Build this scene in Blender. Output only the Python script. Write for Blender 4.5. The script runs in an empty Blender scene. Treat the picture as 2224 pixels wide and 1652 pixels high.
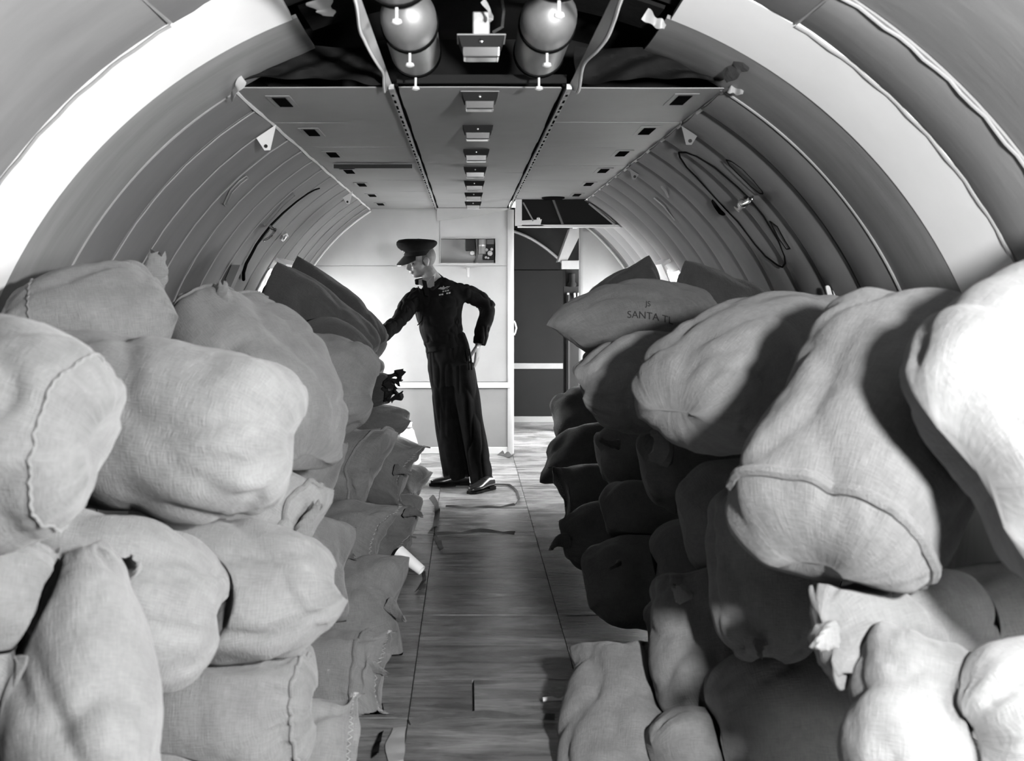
import bpy, math, random
import numpy as np
from mathutils import Vector, Matrix

SC = bpy.context.scene
COL = SC.collection
random.seed(7)
RNG = np.random.RandomState(11)

# ------------------------------------------------------------------ camera, sky, flash, exposure
F = 2250.0            # focal length in pixels of the 2224 x 1652 frame
VX, VY = 1015.0, 640.0  # where the fuselage axis vanishes in that frame
EYE = 1.36

cam_d = bpy.data.cameras.new('camera')
cam = bpy.data.objects.new('camera', cam_d)
COL.objects.link(cam)
cam.location = (0, 0, EYE)
cam.rotation_euler = (math.pi / 2, 0, 0)
cam_d.sensor_fit = 'HORIZONTAL'
cam_d.sensor_width = 36.0
cam_d.lens = 36.0 * F / 2224.0
cam_d.shift_x = (1112 - VX) / 2224.0
cam_d.shift_y = -(826 - VY) / 2224.0
cam_d.clip_start = 0.05
cam_d.dof.use_dof = True
cam_d.dof.focus_distance = 6.3
cam_d.dof.aperture_fstop = 4.5
SC.camera = cam

world = bpy.data.worlds.new('world')
SC.world = world
world.use_nodes = True
bg = world.node_tree.nodes['Background']
bg.inputs[0].default_value = (1, 1, 1, 1)
bg.inputs[1].default_value = 42.0

# the press photographer's flash gun, held just right of and above the lens
fl = bpy.data.lights.new('flash_gun', 'SPOT')
fl.energy = 570
fl.shadow_soft_size = 0.075
fl.spot_size = math.radians(150)
fl.spot_blend = 0.9
flo = bpy.data.objects.new('flash_gun', fl)
flo.location = (0.80, 0.30, 1.56)
flo.rotation_euler = (math.radians(84), 0, math.radians(3))
COL.objects.link(flo)

def portal(loc, rot, sx, sy):
    l = bpy.data.lights.new('window_daylight', 'AREA')
    l.shape = 'RECTANGLE'
    l.size, l.size_y = sx, sy
    l.cycles.is_portal = True
    o = bpy.data.objects.new('window_daylight', l)
    o.location = loc
    o.rotation_euler = rot
    COL.objects.link(o)

SC.view_settings.view_transform = 'Standard'
SC.view_settings.look = 'None'
SC.view_settings.gamma = 1.0
SC.view_settings.use_curve_mapping = False
SC.view_settings.exposure = 0.66
SC.cycles.diffuse_bounces = 1

# ------------------------------------------------------------------ helpers
def P(px, py, Y):
    """the point at distance Y down the cabin seen at a pixel of the photograph"""
    return np.array([(px - VX) * Y / F, Y, EYE - (py - VY) * Y / F])

CX, CZ, R = 0.045, 0.68, 1.65     # cabin section: a circle standing on the floor

def W(Y, deg, r=R):
    t = math.radians(deg)
    return np.array([CX + r * math.sin(t), Y, CZ + r * math.cos(t)])

def wallhit(px, py, r=R):
    """point, distance and angle where a sight line meets the cabin wall"""
    dx, dz = (px - VX) / F, (VY - py) / F
    ox, oz = -CX, EYE - CZ
    a = dx * dx + dz * dz
    b = 2 * (dx * ox + dz * oz)
    c = ox * ox + oz * oz - r * r
    t = (-b + math.sqrt(b * b - 4 * a * c)) / (2 * a)
    x, z = dx * t + ox, dz * t + oz
    return t, math.degrees(math.atan2(x, z))

def nrm(v):
    v = np.asarray(v, float)
    return v / max(1e-9, np.linalg.norm(v))

class MB:
    """collects shapes, builds ONE mesh object"""
    def __init__(s):
        s.v, s.f, s.uv = [], [], None
    def add(s, verts, faces):
        o = len(s.v)
        s.v.extend([tuple(map(float, p)) for p in verts])
        s.f.extend([tuple(i + o for i in f) for f in faces])
        return s
    def box(s, c, size, ax=None):
        c = np.asarray(c, float)
        X, Y, Z = ax if ax is not None else (np.array([1, 0, 0]), np.array([0, 1, 0]), np.array([0, 0, 1]))
        vs = []
        for i in (-.5, .5):
            for j in (-.5, .5):
                for k in (-.5, .5):
                    vs.append(c + X * i * size[0] + Y * j * size[1] + Z * k * size[2])
        return s.add(vs, [(0, 1, 3, 2), (4, 6, 7, 5), (0, 4, 5, 1), (2, 3, 7, 6), (0, 2, 6, 4), (1, 5, 7, 3)])
    def boxb(s, x0, x1, y0, y1, z0, z1):
        return s.box(((x0 + x1) / 2, (y0 + y1) / 2, (z0 + z1) / 2), (x1 - x0, y1 - y0, z1 - z0))
    def rings(s, rs, cap=True, closed=False):
        n = len(rs[0]); vs = [p for r in rs for p in r]; fs = []
        m = len(rs)
        for i in range(m - 1 + (1 if closed else 0)):
            a, b = i * n, ((i + 1) % m) * n
            for j in range(n):
                k = (j + 1) % n
                fs.append((a + j, a + k, b + k, b + j))
        if cap and not closed:
            fs.append(tuple(range(n))[::-1]); fs.append(tuple(range((m - 1) * n, m * n)))
        return s.add(vs, fs)
    def tube(s, path, rad, n=8, cap=True, flat=1.0, up=None, closed=False):
        path = [np.asarray(p, float) for p in path]
        m = len(path)
        if np.isscalar(rad): rad = [rad] * m
        rs = []; prev = None
        for i, p in enumerate(path):
            if closed: t = nrm(path[(i + 1) % m] - path[i - 1])
            else: t = nrm(path[min(i + 1, m - 1)] - path[max(i - 1, 0)])
            ref = np.asarray(up, float) if up is not None else (prev if prev is not None else (np.array([0, 0, 1.]) if abs(t[2]) < .9 else np.array([1., 0, 0])))
            a = nrm(ref - t * ref.dot(t)); b = np.cross(t, a); prev = a
            rs.append([p + a * math.cos(2 * math.pi * k / n) * rad[i] * flat + b * math.sin(2 * math.pi * k / n) * rad[i] for k in range(n)])
        return s.rings(rs, cap, closed)
    def lathe(s, base, axis, prof, n=24):
        """profile of (distance along axis, radius)"""
        axis = nrm(axis); base = np.asarray(base, float)
        ref = np.array([0, 0, 1.]) if abs(axis[2]) < .9 else np.array([1., 0, 0])
        a = nrm(np.cross(axis, ref)); b = np.cross(axis, a)
        rs = [[base + axis * h + (a * math.cos(2 * math.pi * k / n) + b * math.sin(2 * math.pi * k / n)) * max(r, 1e-4) for k in range(n)] for h, r in prof]
        return s.rings(rs)
    def sheet(s, fn, nu, nv, th=None):
        """grid of fn(u,v); th: function giving the offset vector of the back face"""
        us = [i / nu for i in range(nu + 1)]; vsn = [j / nv for j in range(nv + 1)]
        A = [np.asarray(fn(u, v), float) for u in us for v in vsn]
        n1 = nv + 1
        fs = [(i * n1 + j, i * n1 + j + 1, (i + 1) * n1 + j + 1, (i + 1) * n1 + j) for i in range(nu) for j in range(nv)]
        if th is None: return s.add(A, fs)
        N = len(A)
        B = [np.asarray(th(u, v), float) + A[i * n1 + j] for i, u in enumerate(us) for j, v in enumerate(vsn)]
        fs2 = [tuple(k + N for k in f[::-1]) for f in fs]
        rim = [i * n1 for i in range(nu + 1)] + [nu * n1 + j for j in range(1, nv + 1)] + [i * n1 + nv for i in range(nu - 1, -1, -1)] + [j for j in range(nv - 1, 0, -1)]
        side = [(rim[k], rim[(k + 1) % len(rim)], rim[(k + 1) % len(rim)] + N, rim[k] + N) for k in range(len(rim))]
        return s.add(A + B, fs + fs2 + side)
    def build(s, name, mat, parent=None, loc=None, smooth=True, bevel=0, world=False):
        """vertices are world positions; the object's origin is its own loc or its parent's"""
        if parent is not None: o3 = origin_of(parent) if not world else np.zeros(3)
        else: o3 = np.asarray(loc if loc is not None else (0, 0, 0), float)
        me = bpy.data.meshes.new(name)
        me.from_pydata([(p[0] - o3[0], p[1] - o3[1], p[2] - o3[2]) for p in s.v], [], s.f)
        me.update()
        fix_normals(me)
        if smooth:
            me.polygons.foreach_set('use_smooth', [True] * len(me.polygons))
        ob = bpy.data.objects.new(name, me)
        COL.objects.link(ob)
        if mat: me.materials.append(mat)
        if parent is not None: ob.parent = parent
        else: ob.location = o3
        if bevel:
            b = ob.modifiers.new('bevel', 'BEVEL'); b.width = bevel; b.segments = 2; b.limit_method = 'ANGLE'
            b.angle_limit = math.radians(40)
        if smooth:
            try: me.set_sharp_from_angle(angle=math.radians(42))
            except Exception: pass
        return ob

def fix_normals(me):
    import bmesh
    bm = bmesh.new(); bm.from_mesh(me)
    bmesh.ops.recalc_face_normals(bm, faces=bm.faces)
    bm.to_mesh(me); bm.free()

def origin_of(o):
    p = np.array(o.location)
    while o.parent is not None:
        o = o.parent; p = p + np.array(o.location)
    return p

def tag(o, label, cat, group=None):
    o['label'] = label; o['category'] = cat
    if group: o['group'] = group
    return o

def struct(o, label=None):
    o['kind'] = 'structure'
    if label: o['label'] = label
    return o

def empty(name, loc):
    o = bpy.data.objects.new(name, None)
    o.location = tuple(map(float, loc)); o.empty_display_size = .1
    COL.objects.link(o)
    return o

def copy_tree(o, loc=None, parent=None):
    c = o.copy(); COL.objects.link(c); c.parent = parent
    if loc is not None: c.location = tuple(map(float, loc))
    for ch in list(o.children): copy_tree(ch, None, c)
    return c

# numpy lattice noise -------------------------------------------------
def _h(ix, iy, iz, seed):
    n = (ix * 374761393 + iy * 668265263 + iz * 2147483647 + seed * 1274126177) & 0xffffffff
    n = ((n ^ (n >> 13)) * 1274126177) & 0xffffffff
    n = n ^ (n >> 16)
    return (n & 0xffff) / 32767.5 - 1.0

def noise3(p, seed=0):
    p = np.asarray(p, float)
    i = np.floor(p).astype(np.int64); f = p - i
    f = f * f * (3 - 2 * f)
    out = 0
    for a in (0, 1):
        wa = f[..., 0] if a else 1 - f[..., 0]
        for b in (0, 1):
            wb = f[..., 1] if b else 1 - f[..., 1]
            for c in (0, 1):
                wc = f[..., 2] if c else 1 - f[..., 2]
                out = out + wa * wb * wc * _h(i[..., 0] + a, i[..., 1] + b, i[..., 2] + c, seed)
    return out

# ------------------------------------------------------------------ materials
def new_mat(name):
    m = bpy.data.materials.new(name); m.use_nodes = True
    nt = m.node_tree
    return m, nt, nt.nodes['Principled BSDF']

def g(v): return (v, v, v, 1)

def paint(name, val, rough=.5, var=.12, scale=3., stretch=(1, 1, 1), spec=.4, bump=.0, bscale=60, metal=0., coord='Object'):
    """painted, stained or metal surface: tone mottled by noise, fine relief"""
    m, nt, b = new_mat(name)
    N, L = nt.nodes, nt.links
    tc = N.new('ShaderNodeTexCoord'); mp = N.new('ShaderNodeMapping')
    L.new(tc.outputs[coord], mp.inputs[0]); mp.inputs['Scale'].default_value = stretch
    no = N.new('ShaderNodeTexNoise'); no.inputs['Scale'].default_value = scale; no.inputs['Detail'].default_value = 6
    no.inputs['Roughness'].default_value = .6
    L.new(mp.outputs[0], no.inputs['Vector'])
    cr = N.new('ShaderNodeValToRGB')
    cr.color_ramp.elements[0].position = .32; cr.color_ramp.elements[1].position = .7
    cr.color_ramp.elements[0].color = g(max(0, val * (1 - var))); cr.color_ramp.elements[1].color = g(min(1, val * (1 + var)))
    L.new(no.outputs['Fac'], cr.inputs[0]); L.new(cr.outputs[0], b.inputs['Base Color'])
    b.inputs['Roughness'].default_value = rough
    b.inputs['Specular IOR Level'].default_value = spec
    b.inputs['Metallic'].default_value = metal
    if bump:
        n2 = N.new('ShaderNodeTexNoise'); n2.inputs['Scale'].default_value = bscale; n2.inputs['Detail'].default_value = 3
        L.new(mp.outputs[0], n2.inputs['Vector'])
        bp = N.new('ShaderNodeBump'); bp.inputs['Strength'].default_value = bump; bp.inputs['Distance'].default_value = .01
        L.new(n2.outputs['Fac'], bp.inputs['Height']); L.new(bp.outputs[0], b.inputs['Normal'])
    return m

M = {}
M['lining'] = paint('grey_lining_paint', .13, .6, .10, 2.2, (1.2, 2.5, .7), .2, .05, 14)
M['lining_near'] = paint('grey_padded_lining', .19, .85, .14, 1.6, (1.0, 3.0, .6), .08, .12, 7)
M['white_band'] = paint('white_enamel_band', .64, .55, .04, 3, (1, 1, 1), .3, .02, 25)
M['ring'] = paint('grey_ring_lining', .19, .5, .16, 2.5, (.7, 5, .7), .35, .06, 20)
M['bead'] = paint('pale_bead_strip', .22, .45, .08, 12)
M['ceiling'] = paint('ceiling_panel_paint', .19, .55, .06, 5, (1, 1, 1), .3, .03, 90)
M['bulkhead'] = paint('bulkhead_paint', .29, .55, .07, 3.2, (1, 1, 1), .3, .04, 30)
M['bulkhead_low'] = paint('bulkhead_lower_paint', .20, .55, .07, 3.2, (1, 1, 1), .3, .04, 30)
M['trim_white'] = paint('white_trim', .5, .45, .05, 8)
M['door_grey'] = paint('dark_grey_door_paint', .013, .8, .08, 4, (1, 1, 1), .06, .03, 60)
M['grey_mid'] = paint('mid_grey_paint', .2, .5, .08, 6)
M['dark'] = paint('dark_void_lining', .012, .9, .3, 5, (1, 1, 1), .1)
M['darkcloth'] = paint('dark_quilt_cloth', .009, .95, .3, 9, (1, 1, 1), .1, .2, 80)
M['greycloth'] = paint('loose_grey_cloth', .06, .95, .3, 9, (1, 1, 1), .1, .2, 80)
M['slot'] = paint('black_slot', .006, 1.0, .2, 5, (1, 1, 1), 0.)
M['metal'] = paint('worn_alloy', .55, .34, .25, 14, (1, .3, 1), .5, .05, 50, .85)
M['bottle'] = paint('brushed_bottle_metal', .2, .5, .3, 6, (1, .25, 1), .4, .08, 20, .55)
M['chrome'] = paint('bright_chrome', .8, .14, .08, 10, (1, 1, 1), .5, 0, 50, 1.0)
M['rail'] = paint('tarnished_rail', .30, .45, .5, 40, (1, .4, 1), .5, .1, 60, .4)
M['white'] = paint('white_card', .85, .6, .05, 10)
M['black'] = paint('black_fitting', .010, .6, .2, 10, (1, 1, 1), .2)
M['cable'] = paint('dark_cable', .04, .5, .2, 10)
M['skin_out'] = paint('outer_skin', .05, .8, .2, 3)

def floor_mat(name, c0, c1):
    m, nt, b = new_mat(name)
    N, L = nt.nodes, nt.links
    tc = N.new('ShaderNodeTexCoord')
    oi = N.new('ShaderNodeObjectInfo')
    off = N.new('ShaderNodeVectorMath'); off.operation = 'ADD'
    sc_ = N.new('ShaderNodeVectorMath'); sc_.operation = 'SCALE'; sc_.inputs['Scale'].default_value = 37
    cmb = N.new('ShaderNodeCombineXYZ')
    for k in range(3): L.new(oi.outputs['Random'], cmb.inputs[k])
    L.new(cmb.outputs[0], sc_.inputs[0])
    L.new(tc.outputs['Object'], off.inputs[0]); L.new(sc_.outputs[0], off.inputs[1])
    def ns(scale, st, det=6, rough=.65, dist=0):
        mp = N.new('ShaderNodeMapping'); mp.inputs['Scale'].default_value = st
        L.new(off.outputs[0], mp.inputs[0])
        no = N.new('ShaderNodeTexNoise'); no.inputs['Scale'].default_value = scale
        no.inputs['Detail'].default_value = det; no.inputs['Roughness'].default_value = rough
        no.inputs['Distortion'].default_value = dist
        L.new(mp.outputs[0], no.inputs['Vector']); return no
    a = ns(3.0, (.8, 5.5, 1), 7, .7, .6)      # grain running across the aisle
    c = ns(2.2, (1.2, 2.2, 1), 5, .6, .3)     # scuffed patches
    d = ns(26, (.5, 4, 1), 3)
    r1 = N.new('ShaderNodeValToRGB')
    r1.color_ramp.elements[0].position = .36; r1.color_ramp.elements[0].color = g(c0)
    r1.color_ramp.elements[1].position = .68; r1.color_ramp.elements[1].color = g(c1)
    L.new(a.outputs['Fac'], r1.inputs[0])
    r2 = N.new('ShaderNodeValToRGB')
    r2.color_ramp.elements[0].position = .42; r2.color_ramp.elements[0].color = g(.55)
    r2.color_ramp.elements[1].position = .60; r2.color_ramp.elements[1].color = g(1.0)
    L.new(c.outputs['Fac'], r2.inputs[0])
    mx = N.new('ShaderNodeMix'); mx.data_type = 'RGBA'; mx.blend_type = 'MULTIPLY'; mx.inputs[0].default_value = .9
    L.new(r1.outputs[0], mx.inputs[6]); L.new(r2.outputs[0], mx.inputs[7])
    L.new(mx.outputs[2], b.inputs['Base Color'])
    b.inputs['Roughness'].default_value = .27
    b.inputs['Specular IOR Level'].default_value = .42
    bp = N.new('ShaderNodeBump'); bp.inputs['Strength'].default_value = .14; bp.inputs['Distance'].default_value = .02
    ad = N.new('ShaderNodeMath'); ad.operation = 'ADD'
    L.new(a.outputs['Fac'], ad.inputs[0]); L.new(d.outputs['Fac'], ad.inputs[1])
    L.new(ad.outputs[0], bp.inputs['Height']); L.new(bp.outputs[0], b.inputs['Normal'])
    return m
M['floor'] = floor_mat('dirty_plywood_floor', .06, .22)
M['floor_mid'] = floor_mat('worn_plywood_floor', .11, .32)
M['floor_daylit'] = floor_mat('daylit_pale_plywood_floor', .15, .36)  # far sheets: paler ply, with daylight on the floor put into the colour

def burlap(name, val, spec=.1):
    m, nt, b = new_mat(name)
    N, L = nt.nodes, nt.links
    uv = N.new('ShaderNodeUVMap'); oi = N.new('ShaderNodeObjectInfo')
    def ns(scale, st, det=2, rough=.5):
        mp = N.new('ShaderNodeMapping'); mp.inputs['Scale'].default_value = st
        L.new(uv.outputs[0], mp.inputs[0])
        no = N.new('ShaderNodeTexNoise'); no.inputs['Scale'].default_value = scale
        no.inputs['Detail'].default_value = det; no.inputs['Roughness'].default_value = rough
        L.new(mp.outputs[0], no.inputs['Vector']); return no
    warp = ns(330, (.10, 1, 1), 2)            # threads along the sack
    weft = ns(330, (1, .10, 1), 2)            # threads across it
    blot = ns(7, (1, 1, 1), 8, .72)
    ad = N.new('ShaderNodeMath'); ad.operation = 'ADD'
    L.new(warp.outputs['Fac'], ad.inputs[0]); L.new(weft.outputs['Fac'], ad.inputs[1])
    cr = N.new('ShaderNodeMapRange'); cr.inputs['From Min'].default_value = .7; cr.inputs['From Max'].default_value = 1.3
    cr.inputs['To Min'].default_value = .87; cr.inputs['To Max'].default_value = 1.09
    L.new(ad.outputs[0], cr.inputs['Value'])
    br = N.new('ShaderNodeMapRange'); br.inputs['From Min'].default_value = .3; br.inputs['From Max'].default_value = .7
    br.inputs['To Min'].default_value = .74; br.inputs['To Max'].default_value = 1.14
    L.new(blot.outputs['Fac'], br.inputs['Value'])
    rr = N.new('ShaderNodeMapRange'); rr.inputs['To Min'].default_value = val * .88; rr.inputs['To Max'].default_value = val * 1.1
    L.new(oi.outputs['Random'], rr.inputs['Value'])
    m1 = N.new('ShaderNodeMath'); m1.operation = 'MULTIPLY'; L.new(cr.outputs[0], m1.inputs[0]); L.new(br.outputs[0], m1.inputs[1])
    m2 = N.new('ShaderNodeMath'); m2.operation = 'MULTIPLY'; L.new(m1.outputs[0], m2.inputs[0]); L.new(rr.outputs[0], m2.inputs[1])
    cc = N.new('ShaderNodeCombineColor')
    for k in range(3): L.new(m2.outputs[0], cc.inputs[k])
    L.new(cc.outputs[0], b.inputs['Base Color'])
    b.inputs['Roughness'].default_value = .95
    b.inputs['Specular IOR Level'].default_value = spec
    b.inputs['Sheen Weight'].default_value = .12
    bp = N.new('ShaderNodeBump'); bp.inputs['Strength'].default_value = .6; bp.inputs['Distance'].default_value = .004
    wr = ns(14, (1, 1, 1), 5, .6)
    sc2 = N.new('ShaderNodeMath'); sc2.operation = 'MULTIPLY_ADD'; sc2.inputs[1].default_value = 2.5
    L.new(wr.outputs['Fac'], sc2.inputs[0]); L.new(ad.outputs[0], sc2.inputs[2])
    L.new(sc2.outputs[0], bp.inputs['Height']); L.new(bp.outputs[0], b.inputs['Normal'])
    return m
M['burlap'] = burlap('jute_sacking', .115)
M['burlap_shaded'] = burlap('shaded_jute_sacking', .042)  # the same jute, with backlit shade put into its colour
M['burlap_white'] = burlap('white_cotton_sacking', .6)
M['thread'] = paint('stitching_twine', .22, .9, .2, 40)

def glass_mat():
    m, nt, b = new_mat('window_glass')
    N, L = nt.nodes, nt.links
    out = N['Material Output']
    tr = N.new('ShaderNodeBsdfTransparent'); gl = N.new('ShaderNodeBsdfGlossy'); gl.inputs['Roughness'].default_value = .03
    mx = N.new('ShaderNodeMixShader'); mx.inputs[0].default_value = .06
    L.new(tr.outputs[0], mx.inputs[1]); L.new(gl.outputs[0], mx.inputs[2]); L.new(mx.outputs[0], out.inputs[0])
    N.remove(b)
    return m
M['glass'] = glass_mat()

# ------------------------------------------------------------------ structure: floor
fl_o = MB().boxb(-1.75, 1.85, -3.2, 11.6, -.06, -.013).build('floor', M['skin_out'], smooth=False)
struct(fl_o, 'worn plywood floor of the cabin')
SEAMS = [-3.1, -1.2, .6, 2.1, 2.75, 3.33, 3.66, 4.40, 5.12, 5.88, 6.62, 7.36, 8.15, 8.93, 10.1, 11.4]
def floor_panel(x0, x1, y0, y1, seed, rip=.0015):
    nx, ny = 6, max(4, int((y1 - y0) / .05))
    ny = min(ny, 30)
    b = MB()
    g_ = .0018
    def fn(u, v):
        x = x0 + g_ + (x1 - x0 - 2 * g_) * u; y = y0 + g_ + (y1 - y0 - 2 * g_) * v
        z = rip * float(noise3(np.array([x * 1.4, y * 14, seed]), 3)) + .0025 * float(noise3(np.array([x * 1.0, y * 2., seed * 1.7]), 5))
        e = min(v, 1 - v) * (y1 - y0)
        if e < .06: z += .004 * (1 - e / .06) * max(0, float(noise3(np.array([x * 3.1, round(v) * 9., seed]), 9)))
        return (x, y, z)
    b.sheet(fn, nx, ny, lambda u, v: (0, 0, -.012))
    return b.build('floor_panel', M['floor_daylit' if y0 > 6.6 else ('floor_mid' if y0 > 5.8 else 'floor')], fl_o)
k = 0
for i in range(len(SEAMS) - 1):
    y0, y1 = SEAMS[i], SEAMS[i + 1]
    for (x0, x1) in ((-1.62, -.19), (-.19, .385), (.385, 1.72)):
        if x0 == -.19 and abs(y0 - 3.33) < .01:      # the sheet cut in two by a short lengthwise joint
            floor_panel(x0, .018, y0, y1, k); k += 1
            floor_panel(.022, x1, y0, y1, k); k += 1
            continue
        floor_panel(x0, x1, y0, y1, k); k += 1

# ------------------------------------------------------------------ structure: fuselage lining
def arc(b, y0, y1, d0, d1, r0, r1=None, bulge=0., nY=6, nT=40, th=.012, lump=0., seed=0):
    """curved lining sheet between two stations and two angles; bulge > 0 pads it inwards"""
    r1 = r0 if r1 is None else r1
    def rr(u, v):
        q = r0 + (r1 - r0) * u - bulge * math.sin(math.pi * u) ** .7
        if lump: q -= lump * float(noise3(np.array([v * 9, u * 1.5 + seed, seed * 3.3]), 2))
        return q
    def fn(u, v):
        return W(y0 + (y1 - y0) * u, d0 + (d1 - d0) * v, rr(u, v))
    def back(u, v):
        t = math.radians(d0 + (d1 - d0) * v)
        return (th * math.sin(t), 0, th * math.cos(t))
    return b.sheet(fn, nY, nT, back)

PITCH, Y0L, NPAN = .38, 3.70, 14
YS = [Y0L + PITCH * i for i in range(NPAN + 1)]      # 3.70 ... 9.02
WIN_HI, WIN_LO = 59.0, 82.0      # window openings, degrees from the crown

def skin(name, d0, d1, label):
    """outer skin of one side, with the window openings left out"""
    b = MB()
    s = 1 if d1 > 0 else -1
    lo, hi = sorted((d0, d1), key=abs)
    if s > 0:      # unseen doorway, added to light the left heap
        arc(b, -3.1, .2, d0, d1, 1.80, nY=2, th=.01)
        arc(b, .2, 1.3, lo, 54, 1.80, nY=2, th=.01)
        arc(b, .2, 1.3, 85, hi, 1.80, nY=2, th=.01)
        arc(b, 1.3, 7.13, d0, d1, 1.80, nY=4, th=.01)
    else:
        arc(b, -3.1, 7.13, d0, d1, 1.80, nY=4, th=.01)
    we = 9.0 if s > 0 else 8.63
    arc(b, 7.13, we, lo, s * WIN_HI, 1.80, nY=2, nT=14, th=.01)
    arc(b, 7.13, we, s * WIN_LO, hi, 1.80, nY=2, nT=20, th=.01)
    if s > 0:      # the open entrance door beyond the far partition
        arc(b, 9.0, 9.55, d0, d1, 1.80, nY=2, th=.01)
        arc(b, 9.55, 10.15, lo, 62, 1.80, nY=2, th=.01)
        arc(b, 10.15, 11.5, d0, d1, 1.80, nY=2, th=.01)
    else:
        arc(b, 8.63, 11.5, d0, d1, 1.80, nY=2, th=.01)
    o = b.build(name, M['skin_out'])
    return struct(o, label)
wl = skin('wall_left', -124, -29.5, 'curved left cabin wall lined with narrow painted panels')
wr = skin('wall_right', 29.5, 124, 'curved right cabin wall lined with padded panels')
for (root, s) in ((wl, -1), (wr, 1)):
    bul = .010 if s < 0 else .034
    for i in range(NPAN):
        y0, y1 = YS[i], YS[i + 1]
        win = 9 <= i <= (13 if s > 0 else 12)
        if win:
            b = MB(); arc(b, y0 + .003, y1 - .003, s * 31.6, s * WIN_HI, R + .012, bulge=bul, nT=18, lump=.002, seed=i)
            b.build('lining_panel', M['lining'], root)
            b = MB(); arc(b, y0 + .003, y1 - .003, s * WIN_LO, s * 115, R + .012, bulge=bul, nT=14, lump=.002, seed=i)
            b.build('lining_panel', M['lining'], root)
        else:
            b = MB(); arc(b, y0 + .003, y1 - .003, s * 31.6, s * 115, R + .012, bulge=bul, nT=44, lump=.002, seed=i)
            b.build('lining_panel', M['lining'], root)
        if i:
            lim = WIN_HI if (9 < i <= (13 if s > 0 else 12)) else 115
            b = MB(); b.tube([W(y0, s * (31.6 + (lim - 31.6) * k / 40), R + .006 + (.002 if s > 0 else 0) + .001 * math.sin(k * 2.3 + i)) for k in range(41)], .0032 if s < 0 else .0022, 6)
            b.build('seam_bead', M['bead'], root)
    # padded ring next to the white frame, and its ragged inner hem
    b = MB(); arc(b, 3.24, 3.69, s * 20.5, s * 115, R, R + .004, bulge=.012, nY=8, nT=60, lump=.004, seed=20 + s)
    b.build('ring_lining', M['ring'], root)
    b = MB(); b.tube([W(3.695, s * (31 + 84 * k / 60), R + .004) for k in range(61)], .006, 6)
    b.build('ring_hem', M['bead'], root)
    # white enamelled frame, slanting towards the camera
    b = MB(); arc(b, 2.93, 3.235, s * 21, s * 115, R + .040, R - .002, bulge=0, nY=4, nT=64, th=.03)
    b.build('frame_band', M['white_band'], root)
    b = MB(); b.tube([W(2.925, s * (31.5 + 83 * k / 60), R + .038 + .002 * math.sin(k * 1.7)) for k in range(61)], .005, 6)
    b.build('band_edge_bead', M['bead'], root)
    # near lining, in lengthwise and hoop-wise sheets
    cuts = [-3.0, -1.2, .2, 1.3, 2.60, 2.92] if s > 0 else [-3.0, -1.2, .4, 1.6, 2.92]
    for a_, c_ in zip(cuts[:-1], cuts[1:]):
        b = MB(); arc(b, a_ + .003, c_ - .003, s * 31.5, 54 if (s > 0 and a_ == .2) else s * 115, R + .044, bulge=.012, nY=8, nT=44, lump=.006, seed=40 + a_)
        b.build('near_lining_panel', M['lining_near'], root)
        b = MB(); arc(b, a_ + .003, c_ - .003, s * 12.5, s * 31.2, R + .040, bulge=.008, nY=6, nT=16, lump=.004, seed=50 + a_)
        b.build('near_upper_panel', M['lining'], root)
    b = MB(); b.tube([W(y, s * 31.35, R + .038) for y in np.linspace(-3, 2.9, 30)], .006, 6)
    b.build('lengthwise_bead', M['bead'], root)
    if s > 0:
        b = MB(); b.tube([W(2.60, s * (28 + 86 * k / 60), R + .034 + .003 * math.sin(k * 1.9)) for k in range(61)], .005, 6)
        b.build('hoop_bead', M['bead'], root)

# crown skin above the ceiling: the dark roof space
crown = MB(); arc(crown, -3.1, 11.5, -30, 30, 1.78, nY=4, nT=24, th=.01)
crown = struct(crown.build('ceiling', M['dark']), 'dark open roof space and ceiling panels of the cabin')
# dark bare frames crossing the roof space
for yy in (1.9, 2.62, 3.25):
    b = MB(); b.tube([W(yy, a, 1.73) for a in np.linspace(-30, 30, 25)], .02, 6, flat=1.6)
    b.build('roof_frame', M['dark'], crown)
b = MB(); arc(b, 3.26, 3.6, -20, 20, R + .03, R + .05, nY=3, nT=24)
b.build('bare_ring', M['darkcloth'], crown)
# dark sheet added behind the ceiling's front edge to stand for the void's shade
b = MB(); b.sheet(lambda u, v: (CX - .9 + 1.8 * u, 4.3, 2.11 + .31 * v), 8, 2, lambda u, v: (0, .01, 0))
b.build('void_shade_sheet', M['dark'], crown)

CZL = 2.09           # flat ceiling height
def cpanel(name, x0, x1, y0, y1, seed, sag=.004):
    def fn(u, v):
        x = x0 + (x1 - x0) * u; y = y0 + (y1 - y0) * v
        z = CZL + .002 * float(noise3(np.array([x * 3, y * 3, seed]), 4)) - sag * math.sin(math.pi * u) * math.sin(math.pi * v)
        return (x, y, z)
    b = MB().sheet(fn, 8, 8, lambda u, v: (0, 0, .004))
    return b.build(name, M['ceiling'], crown)
XL0, XL1, XR0, XR1 = -.825, -.275, .365, .912
CY = [3.66 + .733 * i for i in range(7)] + [8.80]
for i in range(7):
    cpanel('ceiling_panel', XL0, XL1, CY[i] + .0015, CY[i + 1] - .0015, i)
    if i < 6:
        cpanel('ceiling_panel', XR0, XR1, CY[i] + .0015, (CY[i + 1] if i < 5 else 7.92) - .0015, i + 9)
cpanel('ceiling_panel', XL1 + .03, XR0 - .03, 3.66, 6.2, 31, .006)
cpanel('ceiling_panel', XL1 + .03, XR0 - .03, 6.202, 8.80, 33, .006)
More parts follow.
